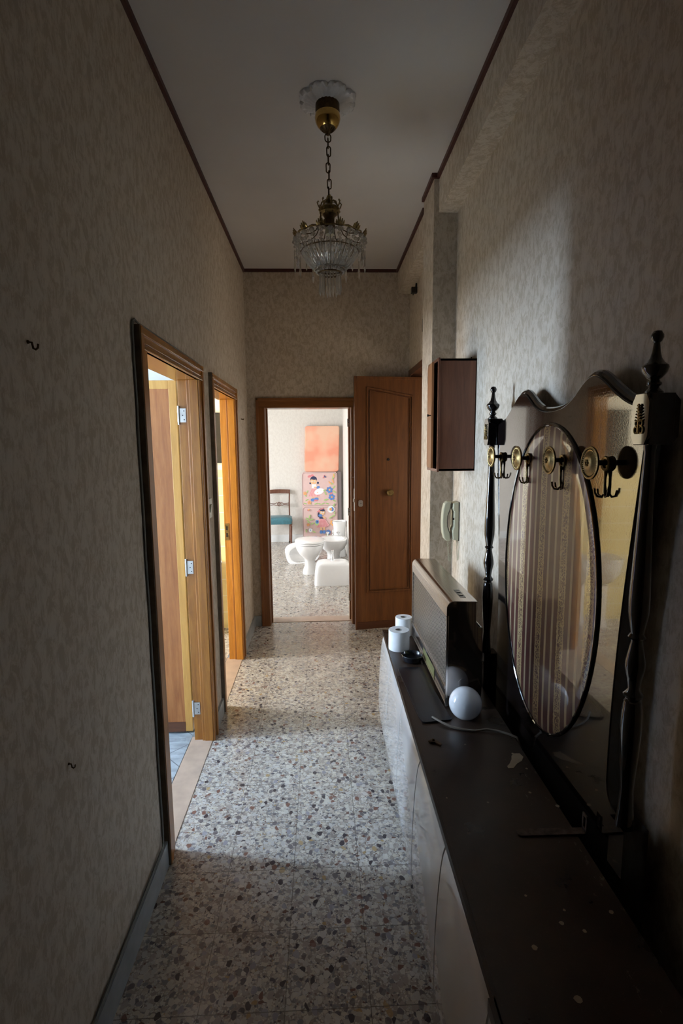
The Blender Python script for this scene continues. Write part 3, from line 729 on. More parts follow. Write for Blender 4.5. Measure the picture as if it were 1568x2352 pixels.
for i in range(20):      # bottom spears
    a = 2 * PI * i / 20; R_ = .047 if i % 2 else .042
    b = MB().mat('crystal'); drop(b, CX2 + R_ * math.cos(a), CY + R_ * math.sin(a), 2.368 + .004 * (i % 3), .088, .0062)
    cpart(b, 'spear_crystal', .2)

# ------------------------------------------------------------------ siren box on the far right wall
b = MB().mat('black'); b.box(XR - .045, XR, 4.15, 4.19, 2.80, 2.845); b.box(XR - .012, XR, 4.16, 4.18, 2.845, 2.875); b.tube([(XR - .03, 4.17, 2.80), (XR - .03, 4.17, 2.785)], .004, 8)
tag(b.build('wall_bracket', bevel=.003, loc=(XR, 4.17, 2.82)), 'small black box bracket high on the right wall beyond the pillar', 'bracket')
b = MB().mat('cable_d'); b.tube([(XR - .002, 3.93, 2.55), (XR - .003, 3.925, 2.50), (XR - .002, 3.93, 2.46), (XR - .002, 3.75, 2.455)], .0014, 5); tag(b.build('loose_wire', loc=(XR, 3.93, 2.5)), 'thin loose wire on the right wall beyond the pillar', 'wire')

# ------------------------------------------------------------------ wall cabinet
cb = empty('wall_cabinet', (XR, 2.65, 1.49), 'small mahogany cabinet on the right wall with its door ajar', 'cabinet')
cx0, cx1, cy0, cy1, cz0, cz1 = .588, XR, 2.545, 2.775, 1.487, 2.037
b = MB().mat('mahog'); t_ = .012
b.box(cx0, cx1, cy0, cy0 + t_, cz0, cz1); b.box(cx0, cx1, cy1 - t_, cy1, cz0, cz1); b.box(cx0, cx1, cy0, cy1, cz0, cz0 + t_); b.box(cx0, cx1, cy0, cy1, cz1 - t_, cz1); b.box(cx1 - .006, cx1, cy0, cy1, cz0, cz1)
at(cb, b.build('body', bevel=.001))
b = MB().mat('mahog'); f = .588
b.box(f - .010, f, cy0 - .006, cy0 + .010, cz0 - .004, cz1 + .004); b.box(f - .010, f, cy1 - .010, cy1 + .004, cz0 - .004, cz1 + .004); b.box(f - .010, f, cy0, cy1, cz0 - .004, cz0 + .012); b.box(f - .010, f, cy0, cy1, cz1 - .012, cz1 + .004)
at(cb, b.build('front_frame', bevel=.002))
b = MB().mat('mahog_l'); b.X = Matrix.Translation((f - .004, cy1 - .012, 0)) @ Matrix.Rotation(math.radians(-6), 4, 'Z'); b.box(-.012, 0, -.200, 0, cz0 + .014, cz1 - .014)
cd = at(cb, b.build('door', bevel=.001))
b = MB().mat('black'); b.X = Matrix.Translation((f - .004, cy1 - .012, 0)) @ Matrix.Rotation(math.radians(-6), 4, 'Z'); b.lathe([(.003, -.012), (.003, -.020), (.006, -.026), (.0062, -.030), (.001, -.032)], 12, (0, -.185, 1.765), 'X')
o = b.build('door_knob', smooth=.6); o.parent = cd
for z in (1.56, 1.965):
    b = MB().mat('black'); b.box(f - .014, f - .009, cy1 - .012, cy1, z - .016, z + .016); at(cb, b.build('hinge'))
b = MB().mat('bronze'); b.tube([(XR, 2.60, 2.042), (XR - .012, 2.60, 2.044), (XR - .013, 2.60, 2.052)], .003, 8); at(cb, b.build('hanging_nail'))

# ------------------------------------------------------------------ intercom handset
ic = empty('intercom_phone', (XR, 2.84, 1.19), 'yellowed ivory intercom handset on the right wall beside the pillar', 'intercom')
b = MB().mat('ivory'); y0, y1 = 2.80, 2.885
b.prism([(XR - .004, 1.080), (XR - .034, 1.086), (XR - .038, 1.14), (XR - .030, 1.16), (XR - .030, 1.245), (XR - .038, 1.262), (XR - .034, 1.292), (XR - .006, 1.300)], y0, y1, 'XZ')
at(ic, b.build('base', bevel=.004))
b = MB().mat('ivory_d'); b.box(XR - .005, XR, y0 + .002, y1 - .002, 1.080, 1.298); at(ic, b.build('back_plate'))
b = MB().mat('ivory'); y0 += .018; y1 -= .018
prof = [(1.075, .046, .066), (1.09, .044, .080), (1.12, .048, .088), (1.16, .062, .092), (1.19, .063, .093), (1.22, .062, .092), (1.26, .048, .088), (1.29, .044, .080), (1.303, .046, .066)]
b.prism([(XR - a, z) for z, a, c in prof] + [(XR - c, z) for z, a, c in reversed(prof)], y0, y1, 'XZ')
h_ = at(ic, b.build('handset', bevel=.006))
b = MB().mat('ivory_d'); b.prism([(XR - a + .001, z) for z, a, c in prof[1:-1]] + [(XR - a - .005, z) for z, a, c in reversed(prof[1:-1])], y0 + .001, y1 + .0025, 'XZ')
o = b.build('handset_inner_face'); o.parent = h_
b = MB().mat('black'); b.box(XR - .040, XR - .0315, 2.797, 2.7995, 1.20, 1.212); at(ic, b.build('hook_switch'))
b = MB().mat('ivory'); P_ = []
for i in range(220):
    u = i / 219; s_ = u * 2 if u < .5 else (1 - u) * 2
    cx_ = XR - .058 + .030 * u; zz = 1.082 - .125 * math.sin(PI * u)
    P_.append((cx_ + .0042 * math.cos(i * 1.15), 2.835 + .0042 * math.sin(i * 1.15), zz))
b.tube(P_, .0012, 5); at(ic, b.build('coiled_cord'))
b = MB().mat('ivory'); b.tube([(XR - .008, 2.83, 1.082), (XR - .006, 2.83, 1.03), (XR - .004, 2.825, .985), (XR - .004, 2.815, .965), (XR - .004, 2.80, .985), (XR - .003, 2.795, 1.03), (XR - .002, 2.80, 1.078)], .0016, 6); at(ic, b.build('wire_loop'))

# ------------------------------------------------------------------ headboard used as a coat rack
HX, HY = .700, 1.552
hb = empty('coat_rack', (HX, HY, 0), 'black lacquered shaped headboard with turned posts, striped oval inset and brass coat pegs', 'coat rack')
def hpart(b, n, sm=.6, **k): return at(hb, b.build(n, smooth=sm, **k))
# outline: right half (dy >= 0) of the top then down the concave side
top = [(0, 1.716), (.05, 1.718), (.09, 1.726), (.13, 1.742), (.165, 1.764), (.195, 1.783), (.225, 1.793), (.255, 1.790), (.29, 1.772), (.33, 1.745), (.38, 1.717), (.42, 1.703), (.462, 1.697)]
side = [(.466, 1.62), (.462, 1.58), (.446, 1.45), (.428, 1.3), (.414, 1.15), (.405, 1.0), (.402, .85), (.404, .74), (.47, .72), (.47, .50)]
def smoothp(p, it=2):
    for _ in range(it):
        q = [p[0]]
        for a, c in zip(p, p[1:]): q += [(.75 * a[0] + .25 * c[0], .75 * a[1] + .25 * c[1]), (.25 * a[0] + .75 * c[0], .25 * a[1] + .75 * c[1])]
        p = q + [p[-1]]
    return p
half = smoothp(top) + smoothp(side)
outl = [(HY + d, z) for d, z in half] + [(HY - d, z) for d, z in reversed(half[1:])]
b = MB().mat('lacquer'); b.prism(outl, HX, HX + .038, 'YZ'); hpart(b, 'panel', .5, bevel=.003)
# moulded rim bead along the top edge, set back
b = MB().mat('lacquer_post'); tl = smoothp(top); tt = [(HY - d, z) for d, z in reversed(tl[1:])] + [(HY + d, z) for d, z in tl]
b.tube([(HX + .020, y, z + .003) for y, z in tt], .012, 10); hpart(b, 'top_rail')
OA, OB, OZ, OY = .318, .486, 1.188, HY
ov = [(OY + OA * math.cos(2 * PI * i / 72), OZ + OB * math.sin(2 * PI * i / 72)) for i in range(72)]
b = MB().mat('fabric')
rings = []
for q, h in ((1.0, 0.0005), (.985, .003), (.9, .0045), (.7, .0055), (.4, .006), (.1, .006)):
    rings.append([(HX - h, OY + (y - OY) * q, OZ + (z - OZ) * q) for y, z in ov])
b.loft(rings, (False, True)); ins = hpart(b, 'fabric_inset', .9); ins['label'] = 'oval inset of maroon and gold striped brocade'
b = MB().mat('lacquer_post'); b.tube([(HX - .002, OY + (y - OY) * 1.012, OZ + (z - OZ) * 1.008) for y, z in ov], .0055, 10, True); hpart(b, 'oval_frame')
def post(y):
    P0 = [(.001, .0), (.026, .0), (.026, .52)]
    prof = [(.030, .74), (.0235, .78), (.020, .83), (.024, .88), (.029, .93), (.032, .98), (.030, 1.02), (.026, 1.045), (.019, 1.050), (.028, 1.056), (.030, 1.062), (.020, 1.070), (.017, 1.076), (.022, 1.10), (.030, 1.125),
            (.029, 1.14), (.022, 1.165), (.017, 1.185), (.019, 1.190), (.026, 1.195), (.019, 1.203), (.023, 1.22), (.0295, 1.25), (.030, 1.28), (.027, 1.34), (.022, 1.44), (.018, 1.54), (.015, 1.60), (.018, 1.61), (.020, 1.63)]
    prof = [(r_ * .70, z_) for r_, z_ in prof]
    PX = HX - .010; b = MB().mat('lacquer_post'); b.lathe(prof, 24, (PX, y, 0)); b.box(PX - .018, PX + .040, y - .028, y + .028, .45, .745); b.box(PX - .016, PX + .038, y - .022, y + .022, 0, .45)
    p = hpart(b, 'post', .5)
    b = MB().mat('lacquer_post'); zb = 1.718
    fin = [(.020, zb), (.020, zb + .006), (.013, zb + .012), (.0105, zb + .016), (.016, zb + .020), (.016, zb + .024), (.010, zb + .030), (.016, zb + .034), (.025, zb + .044), (.0285, zb + .054), (.027, zb + .059), (.019, zb + .065),
           (.0125, zb + .074), (.009, zb + .086), (.0075, zb + .098), (.0065, zb + .104), (.010, zb + .107), (.0135, zb + .114), (.0135, zb + .119), (.009, zb + .127), (.001, zb + .130)]
    b.lathe([(r_ * .9, z_) for r_, z_ in fin], 24, (PX, y, 0)); o = b.build('finial', smooth=.6); at(hb, o); o.parent = p
    def octo(hy, z0, z1, c): return [(y - hy, z0 + c), (y - hy + c * .6, z0), (y + hy - c * .6, z0), (y + hy, z0 + c), (y + hy, z1 - c), (y + hy - c * .6, z1), (y - hy + c * .6, z1), (y - hy, z1 - c)]
    b = MB().mat('lacquer_post'); b.box(HX - .030, HX + .02, y - .027, y + .027, 1.615, 1.720); b.prism(octo(.029, 1.615, 1.721, .018), HX - .036, HX - .028, 'YZ')
    b.prism([(HX + .010, 1.617), (HX + .020, 1.617), (HX + .032, 1.632), (HX + .032, 1.705), (HX + .020, 1.719), (HX + .010, 1.719)], y - .026, y + .026, 'XZ')
    o = b.build('post_block', bevel=.0015); at(hb, o); o.parent = p
    b = MB().mat('brass_old'); xx = HX - .0375; z0 = 1.638
    b.tube([(xx, y, z0), (xx - .002, y, z0 + .062)], .0022, 6)
    for k in range(6):
        zz = z0 + .024 + k * .006; wv = .013 - k * .0016
        for s_ in (-1, 1): b.tube([(xx, y, zz), (xx - .003, y + s_ * wv * .6, zz + .005), (xx, y + s_ * wv, zz + .004)], .0016, 5)
    for s_ in (-1, 1):
        b.tube([(xx, y + s_ * (.009 + .006 * math.cos(a)), z0 + .008 + .007 * math.sin(a)) for a in [2 * PI * i / 10 for i in range(10)]], .0018, 5, True)
        b.tube([(xx, y + s_ * (.007 + .005 * math.cos(a)), z0 + .022 + .005 * math.sin(a)) for a in [2 * PI * i / 10 for i in range(10)]], .0016, 5, True)
    o = b.build('ornament', smooth=.8); at(hb, o); o.parent = p; o['label'] = 'pierced brass leaf ornament'
    return p
post(1.053); post(2.052)
for y in (1.222, 1.447, 1.690, 1.949):
    z = 1.572; b = MB().mat('blackplastic'); b.lathe([(.0065, HX - .001), (.0065, HX - .048)], 12, (0, y, z), 'X'); pg = hpart(b, 'coat_peg')
    X0 = HX - .040
    b = MB().mat('brass_old'); b.lathe([(.010, X0 - .004), (.036, X0 - .002), (.0405, X0 - .005), (.040, X0 - .009), (.036, X0 - .010), (.031, X0 - .0065), (.028, X0 - .007), (.022, X0 - .012), (.014, X0 - .0145), (.001, X0 - .0155)], 32, (0, y, z), 'X')
    for i in range(40):
        a = 2 * PI * i / 40; b.sphere((X0 - .0085, y + .0335 * math.cos(a), z + .0335 * math.sin(a)), .0019, 6)
    for i in range(6):
        a = 2 * PI * i / 6; b.sphere((X0 - .0145, y + .006 * math.cos(a), z + .006 * math.sin(a)), .0038, 8)
    b.sphere((X0 - .016, y, z), .0042, 8)
    o = b.build('medallion', smooth=.8); at(hb, o); o.parent = pg; o['label'] = 'round embossed brass medallion'
    b = MB().mat('brass_old'); b.lathe([(.017, HX - .001), (.019, HX - .0085), (.017, HX - .011), (.012, HX - .009), (.011, HX - .004)], 24, (0, y, z - .002), 'X')
    xx = HX - (.0085 if 1.3 < y < 1.8 else .0045)
    b.tube([(xx, y, z - .016), (xx - .002, y, z - .036), (xx - .002, y, z - .056), (xx, y, z - .076)], [.0060, .0034, .0036, .0054], 8)
    b.mat('bronze')
    b.tube([(xx, y, z - .074), (xx - .008, y, z - .084), (xx - .020, y, z - .082), (xx - .026, y, z - .072), (xx - .027, y, z - .062)], .0028, 8)
    for s_ in (-1, 1): b.tube([(xx, y, z - .074), (xx - .004, y + s_ * .008, z - .083), (xx - .006, y + s_ * .020, z - .080), (xx - .006, y + s_ * .025, z - .066)], .0026, 8)
    hpart(b, 'hook', .8)

# ------------------------------------------------------------------ dresser (low, rotated a touch)
DR = math.atan(-.0115); DX, DY = .3125, 1.584
dr = empty('dresser', (DX, DY, 0), 'long low sideboard with white gloss bulging doors and a worn dark brown top', 'sideboard', rz=DR)
def dpart(b, n, sm=None, **k): o = b.build(n, smooth=sm, **k); o.parent = dr; return o
yN, yF = -1.15, 1.135
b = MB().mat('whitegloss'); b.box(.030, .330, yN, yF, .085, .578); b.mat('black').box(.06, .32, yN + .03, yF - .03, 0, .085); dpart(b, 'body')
b = MB().mat('worn')
b.box(.0, .348, yN, yF, .578, .600); b.box(.0, .004, yN, yF, .578, .6015); b.box(.010, .013, yN, yF, .6, .6008)
b.box(-.010, .010, yN, -.775, .574, .6015)
topb = b
prof = [(.008, .574), (.0035, .560), (-.004, .535), (-.011, .47), (-.017, .38), (-.021, .28), (-.023, .19), (-.022, .13), (-.017, .10), (-.008, .088)]
gaps = [yF - .002, .772, .386, .0, -.372, -.756, yN]
for a, c in zip(gaps[1:], gaps):
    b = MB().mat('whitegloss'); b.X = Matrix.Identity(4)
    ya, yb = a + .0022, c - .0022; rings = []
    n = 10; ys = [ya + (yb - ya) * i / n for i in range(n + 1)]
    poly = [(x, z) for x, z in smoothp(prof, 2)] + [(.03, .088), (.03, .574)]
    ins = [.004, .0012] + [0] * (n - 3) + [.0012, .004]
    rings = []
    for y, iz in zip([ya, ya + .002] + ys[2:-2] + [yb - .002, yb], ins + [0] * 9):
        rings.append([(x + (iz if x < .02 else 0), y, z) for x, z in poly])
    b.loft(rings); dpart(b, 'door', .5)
# old filler stains on the top, lying as thin crusts
b = topb.mat('filler')
def blotch(pts, h=.0008): b.prism(pts, .6001, .6001 + h)
def w2d(x, y): v = Matrix.Rotation(-DR, 4, 'Z') @ Vector((x - DX, y - DY, 0)); return (v.x, v.y)
bl = [(x + .045, y + .045) for x, y in ((.533, 1.43), (.550, 1.43), (.570, 1.452), (.590, 1.465), (.603, 1.485), (.598, 1.505), (.578, 1.505), (.566, 1.492), (.560, 1.475), (.545, 1.452), (.533, 1.44))]
blotch([w2d(*p) for p in bl])
for (x, y, r_) in ((.655, 1.30, .006), (.60, 1.36, .004), (.50, .95, .005), (.45, 1.02, .003), (.42, .90, .006), (.52, .98, .003), (.54, .93, .004), (.46, .80, .007), (.62, .97, .005), (.35, 1.35, .003), (.62, 1.55, .004), (.635, 1.47, .004)):
    blotch([w2d(x + r_ * math.cos(2 * PI * i / 9) * random.uniform(.7, 1.3), y + r_ * math.sin(2 * PI * i / 9)) for i in range(9)], .0005)
dpart(topb, 'top')

ZT6 = .6012
# ------------------------------------------------------------------ things on the dresser
# gas heater
ht = empty('heater', (.53, 2.23, ZT6), 'brown metal box heater with perforated steel front standing on the sideboard', 'heater')
y0, y1 = 1.862, 2.60; x0, x1 = .472, .585
def arc(cx, cz, r, a0, a1, n=6): return [(cx + r * math.cos(a0 + (a1 - a0) * i / n), cz + r * math.sin(a0 + (a1 - a0) * i / n)) for i in range(n + 1)]
endp = [(x0, .606), (x0, .985)] + arc(x0 + .028, 1.0, .028, PI, PI / 2) + [(x1, 1.022), (x1, .94)] + arc(x1 + .018, .937, .016, PI, 1.5 * PI, 5) + [(x1 + .026, .918), (x1 + .028, .70), (x1 + .024, .606)]
b = MB().mat('heater_end'); b.prism(endp, y0, y0 + .006, 'XZ'); at(ht, b.build('side_panel', bevel=.001))
b = MB().mat('heater_end'); b.prism(endp, y1 - .006, y1, 'XZ'); at(ht, b.build('side_panel', bevel=.001))
b = MB().mat('brushed')
hood_o = [(x0 - .003, .965)] + arc(x0 + .027, .998, .030, PI, PI / 2) + [(x1 + .002, 1.025)]
hood_i = [(x0, .965)] + arc(x0 + .028, .998, .027, PI, PI / 2) + [(x1 + .002, 1.021)]
b.prism(hood_o + hood_i[::-1], y0 - .002, y1 + .002, 'XZ'); at(ht, b.build('hood', smooth=.5))
b = MB().mat('brushed'); b.box(x0 - .002, x0 + .006, y0, y1, .668, .674); b.box(x0 - .003, x0 + .006, y0 - .002, y0 + .008, .603, .97); b.box(x0 - .003, x0 + .006, y1 - .008, y1 + .002, .603, .97); b.box(x0 - .006, x0 + .006, y0, y1, .675, .690)
b.box(x0 - .004, x0 + .004, y0, y1, .612, .618)
at(ht, b.build('front_frame', bevel=.001))
b = MB().mat('grille'); b.box(x0 + .002, x0 + .005, y0 + .008, y1 - .008, .690, .966); at(ht, b.build('grille'))
b = MB().mat('heater_end'); b.box(x1 - .002, x1 + .002, y0 + .006, y1 - .006, .93, 1.02); b.box(x1 + .02, x1 + .024, y0 + .006, y1 - .006, .62, .92); b.box(x0 + .01, x1 + .02, y0 + .006, y1 - .006, .606, .612)
at(ht, b.build('back_shell'))
b = MB().mat('yellowgreen'); b.box(x0 + .002, x0 + .005, y0 + .22, y0 + .46, .618, .668); b.mat('heater_end').box(x0 + .004, x0 + .008, y0 + .006, y1 - .006, .612, .668); at(ht, b.build('lower_plate'))
b = MB().mat('brushed')
b.box(x0 + .040, x1 - .020, y0 + .12, y1 - .08, 1.0245, 1.0265); b.mat('blackplastic').box(x0 + .062, x0 + .085, y0 + .05, y0 + .155, 1.0248, 1.0275)
b.mat('brushed').box(x0 + .066, x0 + .081, y0 + .075, y0 + .082, 1.0275, 1.030); b.box(x0 + .066, x0 + .081, y0 + .115, y0 + .122, 1.0275, 1.030)
at(ht, b.build('control_slot', bevel=.0006))
# opal lamp globe
b = MB().mat('opal'); GR = .0605
b.lathe([(max(1e-6, GR * math.sin(a)), -GR * math.cos(a)) for a in [PI * i / 30 for i in range(0, 28)]] + [(.020, GR * .99), (.0195, GR * 1.05)], 48)
g = b.build('lamp_globe', smooth=.9); g.location = (.524, 1.775, ZT6 + GR); g.rotation_euler = (math.radians(-75), 0, math.radians(-20))
tag(g, 'round opal white glass lamp globe lying beside the heater', 'lamp globe')
# ashtray
ah = MB().mat('blackplastic'); ah.lathe([(.036, 0), (.043, .004), (.049, .022), (.051, .030), (.049, .033), (.046, .030), (.042, .010), (.001, .007)], 40, (.417, 2.298, ZT6))
ah.tube([(.417 + .046 * math.cos(2.8) * 1.0, 2.298 + .046 * math.sin(2.8), ZT6 + .032), (.417 + .052 * math.cos(2.8), 2.298 + .052 * math.sin(2.8), ZT6 + .031)], .004, 8)
tag(ah.build('ashtray', smooth=.6, loc=(.417, 2.298, ZT6)), 'round black glossy ashtray on the sideboard', 'ashtray')
# toilet rolls
def roll(x, y, s, label, tail):
    root = empty('toilet_roll', (x, y, ZT6), label, 'toilet roll', 'toilet rolls on the sideboard')
    R, H, c = .056 * s, .098, .018
    b = MB().mat('paper_white'); n = 36
    def rr(q): return [(x + R * q * (1 + .018 * math.sin(3 * 2 * PI * i / n + s * 9)) * math.cos(2 * PI * i / n), y + R * q * math.sin(2 * PI * i / n)) for i in range(n)]
    def rg(q, z): return [(px, py, ZT6 + z) for px, py in rr(q)]
    hole = [(x + c * math.cos(2 * PI * i / n), y + .8 * c * math.sin(2 * PI * i / n)) for i in range(n)]
    b.loft([rg(1, 0), rg(1.01, .01), rg(1, H - .003), rg(.97, H), [(px, py, ZT6 + H) for px, py in hole]], (True, False))
    o = at(root, b.build('paper', smooth=.6))
    b = MB().mat('card'); b.loft([[(px, py, ZT6 + H) for px, py in hole], [(px, py, ZT6 + .01) for px, py in hole]], (False, True)); at(root, b.build('core', smooth=.6))
    if tail:
        b = MB().mat('paper_white')
        P = [(x + R * .9, y + R * .45, ZT6 + H * .9), (x + R * 1.12, y + R * .5, ZT6 + H * .7), (x + R * 1.25, y + R * .45, ZT6 + H * .35), (x + R * 1.35, y + R * .3, ZT6 + .012), (x + R * 1.55, y - R * .1, ZT6 + .006)]
        b.loft([[(p[0], p[1] - .035, p[2]), (p[0] + .004, p[1], p[2] + .004), (p[0], p[1] + .03, p[2]), (p[0] - .001, p[1], p[2] + .002)] for p in P]); at(root, b.build('loose_sheet', smooth=.6))
    return root
roll(.377, 2.452, .93, 'white toilet roll nearest the ashtray on the sideboard', False)
roll(.432, 2.64, .80, 'smaller white toilet roll standing behind the other, touching the heater', True)
# black tray plate
b = MB().mat('blackplastic'); P = [(.335, 2.195), (.342, 2.215), (.43, 2.216), (.444, 2.205), (.467, 1.80), (.474, 1.772), (.468, 1.762), (.372, 1.746), (.358, 1.752), (.350, 1.80)]
b.prism(P, ZT6 + .0005, ZT6 + .006)
tag(b.build('black_tray', bevel=.001, loc=(.40, 1.98, ZT6)), 'flat glossy black oblong plate lying in front of the heater', 'tray')
# power cable
b = MB().mat('cable'); b.tube([(.40, 1.775, ZT6 + .010), (.43, 1.735, ZT6 + .008), (.455, 1.715, ZT6 + .004), (.49, 1.695, ZT6 + .004), (.535, 1.683, ZT6 + .004), (.575, 1.685, ZT6 + .008), (.61, 1.675, ZT6 + .007), (.645, 1.655, ZT6 + .005), (.668, 1.637, ZT6 + .002), (.680, 1.628, ZT6 - .03), (.682, 1.625, ZT6 - .10)], .0042, 10)
tag(b.build('power_cable', smooth=.8, loc=(.5, 1.69, ZT6)), 'brown grey cable trailing from the heater over the back of the sideboard', 'cable')
# small scrap
b = MB().mat('bronze'); b.prism([(.355, 1.63), (.375, 1.645), (.385, 1.63), (.397, 1.61), (.392, 1.602), (.375, 1.622), (.362, 1.622)], ZT6, ZT6 + .005); b.sphere((.372, 1.632, ZT6 + .006), .006, 8)
tag(b.build('small_clip', loc=(.375, 1.62, ZT6)), 'small broken brown clip near the front edge of the sideboard', 'clip')
# L bracket
b = MB().mat('steel'); b.prism([(.502, 1.198), (.508, 1.192), (.676, 1.190), (.682, 1.193), (.682, 1.212), (.508, 1.216), (.502, 1.212)], ZT6 + .0002, ZT6 + .0034)
tag_z = [(1.190, ZT6), (1.213, ZT6), (1.213, ZT6 + .040), (1.209, ZT6 + .050), (1.196, ZT6 + .050), (1.190, ZT6 + .042)]
b.box(.679, .682, 1.190, 1.196, ZT6 + .003, ZT6 + .046); b.box(.679, .682, 1.207, 1.213, ZT6 + .003, ZT6 + .046); b.box(.679, .682, 1.190, 1.213, ZT6 + .003, ZT6 + .012); b.box(.679, .682, 1.191, 1.212, ZT6 + .042, ZT6 + .050)
M['rust'] = plain('painted rusty steel strap', (0.09, 0.06, 0.045), 0.5, 0.2, var=0.6, scale=60)
tag(b.build('angle_bracket', mat='rust', loc=(.60, 1.2, ZT6)), 'rusty slotted metal angle strip lying across the sideboard top', 'bracket')

# ------------------------------------------------------------------ the end room
# folding mattress leaning on the back wall
def ell(cx, cz, rx, rz, n=14, rot=0.0, a0=0, a1=2 * PI):
    o = []
    for i in range(n):
        a = a0 + (a1 - a0) * i / n; x, z = rx * math.cos(a), rz * math.sin(a)
        o.append((cx + x * math.cos(rot) - z * math.sin(rot), cz + x * math.sin(rot) + z * math.cos(rot)))
    return o
def rrect(x0, x1, z0, z1, r, n=5):
    return arc(x1 - r, z1 - r, r, 0, PI / 2, n) + arc(x0 + r, z1 - r, r, PI / 2, PI, n) + arc(x0 + r, z0 + r, r, PI, 1.5 * PI, n) + arc(x1 - r, z0 + r, r, 1.5 * PI, 2 * PI, n)
for nm, c in (('pink', (0.70, 0.50, 0.48)), ('skin', (0.80, 0.50, 0.27)), ('navy', (0.035, 0.045, 0.10)), ('blue', (0.12, 0.25, 0.58)), ('leaf', (0.42, 0.58, 0.24)), ('rose', (0.68, 0.23, 0.25)), ('prwhite', (0.85, 0.86, 0.88)),
              ('orange', (0.80, 0.42, 0.16)), ('grey', (0.22, 0.18, 0.18)), ('coral', (0.85, 0.42, 0.30)), ('rosepale', (0.80, 0.45, 0.46))):
    M[nm] = plain('fabric ' + nm, c, 0.85, var=0.04, scale=8)
t = NT('faded coral foam'); t.col(t.ramp(t.noise(t.map((1, 1, 1), loc=(.2, 0, .3)), 2.6, 2), [(0.42, (0.82, 0.34, 0.23)), (0.60, (0.80, 0.50, 0.36))])); M['coralf'] = t.set(Roughness=0.9)
b = MB().mat('pink'); YM = 8.50
b.prism(rrect(-.328, .262, .0, 1.185, .05), YM, YM + .075, 'XZ')
layer = [0]
def pr(mat, poly):
    layer[0] += 1; yy = YM - .0006 - layer[0] * .00012
    b.mat(mat); b.prism(poly, yy, YM - .0002, 'XZ')
def flower(x, z, r, pet, ctr, n=6):
    for i in range(n): a = 2 * PI * i / n + .3; pr(pet, ell(x + r * .62 * math.cos(a), z + r * .62 * math.sin(a), r * .42, r * .36, 10, a))
    pr(pet, ell(x, z, r * .6, r * .6)); pr(ctr, ell(x, z, r * .3, r * .3, 10))
def lf_(x, z, L, a, wd=.35): pr('leaf', ell(x, z, L, L * wd, 10, a))
def piping(x0, x1, z0, z1):
    o_ = rrect(x0, x1, z0, z1, .05); b.mat('grey'); b.tube([(x, YM - .002, z) for x, z in o_], .0022, 5, True)
piping(-.318, .252, .62, 1.172); piping(-.318, .252, .01, .595)
# upper print: girl in a striped skirt
pr('rose', ell(-.20, 1.115, .034, .020, 10, .4)); pr('rose', ell(-.15, 1.125, .028, .022, 10, -.5))
pr('navy', ell(-.133, 1.065, .056, .052)); pr('navy', ell(-.19, 1.0, .016, .016)); pr('navy', ell(-.062, 1.005, .018, .020))
pr('skin', ell(-.135, 1.028, .054, .046)); pr('navy', ell(-.133, 1.078, .050, .022, 12, -.1))
for dx in (-.025, .017): pr('prwhite', ell(-.135 + dx, 1.03, .010, .013, 10)); pr('navy', ell(-.135 + dx, 1.028, .004, .006, 8))
pr('rose', ell(-.14, 1.002, .010, .004, 8))
pr('prwhite', [(-.165, .985), (-.095, .985), (-.075, .90), (-.168, .905)]); pr('skin', ell(-.09, .925, .045, .014, 10, -.15)); pr('blue', ell(-.06, .93, .030, .022, 10, .5))
pr('rosepale', [(-.165, .915), (-.075, .91), (-.03, .80), (-.10, .765), (-.19, .77), (-.225, .785)])
for i in range(7):
    u = i / 6; xt = -.16 + .08 * u; xb = -.215 + .165 * u; pr('rose', [(xt, .91), (xt + .005, .91), (xb + .009, .778), (xb, .778)])
pr('prwhite', ell(-.045, .86, .085, .050, 16, .35)); pr('orange', ell(-.045, .862, .045, .012, 10, .6)); pr('prwhite', ell(-.043, .866, .036, .016, 10, .6))
for x in (-.15, -.09): pr('skin', [(x - .012, .775), (x + .012, .775), (x + .012, .74), (x - .012, .74)])
pr('blue', ell(-.15, .72, .038, .026)); pr('blue', ell(-.09, .735, .036, .026)); pr('rose', ell(-.10, .712, .035, .014))
flower(.13, .885, .055, 'blue', 'orange'); flower(.165, .765, .055, 'blue', 'orange'); pr('rose', ell(.155, .825, .02, .016))
for x, z, L, a in ((.205, .93, .035, .9), (.215, .85, .035, -.7), (.06, .83, .035, 2.0), (.05, .88, .03, .4), (.07, .72, .04, .2), (.21, .70, .03, -.3), (-.27, .80, .03, 1.9), (-.25, .72, .03, .5), (-.28, .66, .028, -.4),
                   (-.24, .86, .025, 1.2), (-.2, .66, .03, 2.6), (-.1, .655, .03, .3), (-.04, .65, .03, 2.7), (.02, .655, .03, .4), (.09, .655, .03, 2.8), (.19, 1.09, .035, 1.4), (.17, .99, .03, -.6), (.215, 1.14, .02, 1.5)): lf_(x, z, L, a)
for x, z, L, a in ((.19, 1.03, .04, 2.0), (.14, 1.0, .04, 2.3), (.205, 1.12, .035, 1.7)): pr('orange', ell(x, z, L, .010, 10, a))
flower(-.28, .83, .03, 'orange', 'rose', 5); flower(-.21, .675, .032, 'orange', 'rose', 5)
pr('rose', ell(.045, 1.12, .022, .010, 10, .8)); pr('blue', ell(.06, 1.105, .022, .008, 10, -.4)); pr('navy', ell(.055, 1.11, .006, .02, 8, .6)); pr('rose', ell(.035, 1.09, .018, .008, 10, .2))
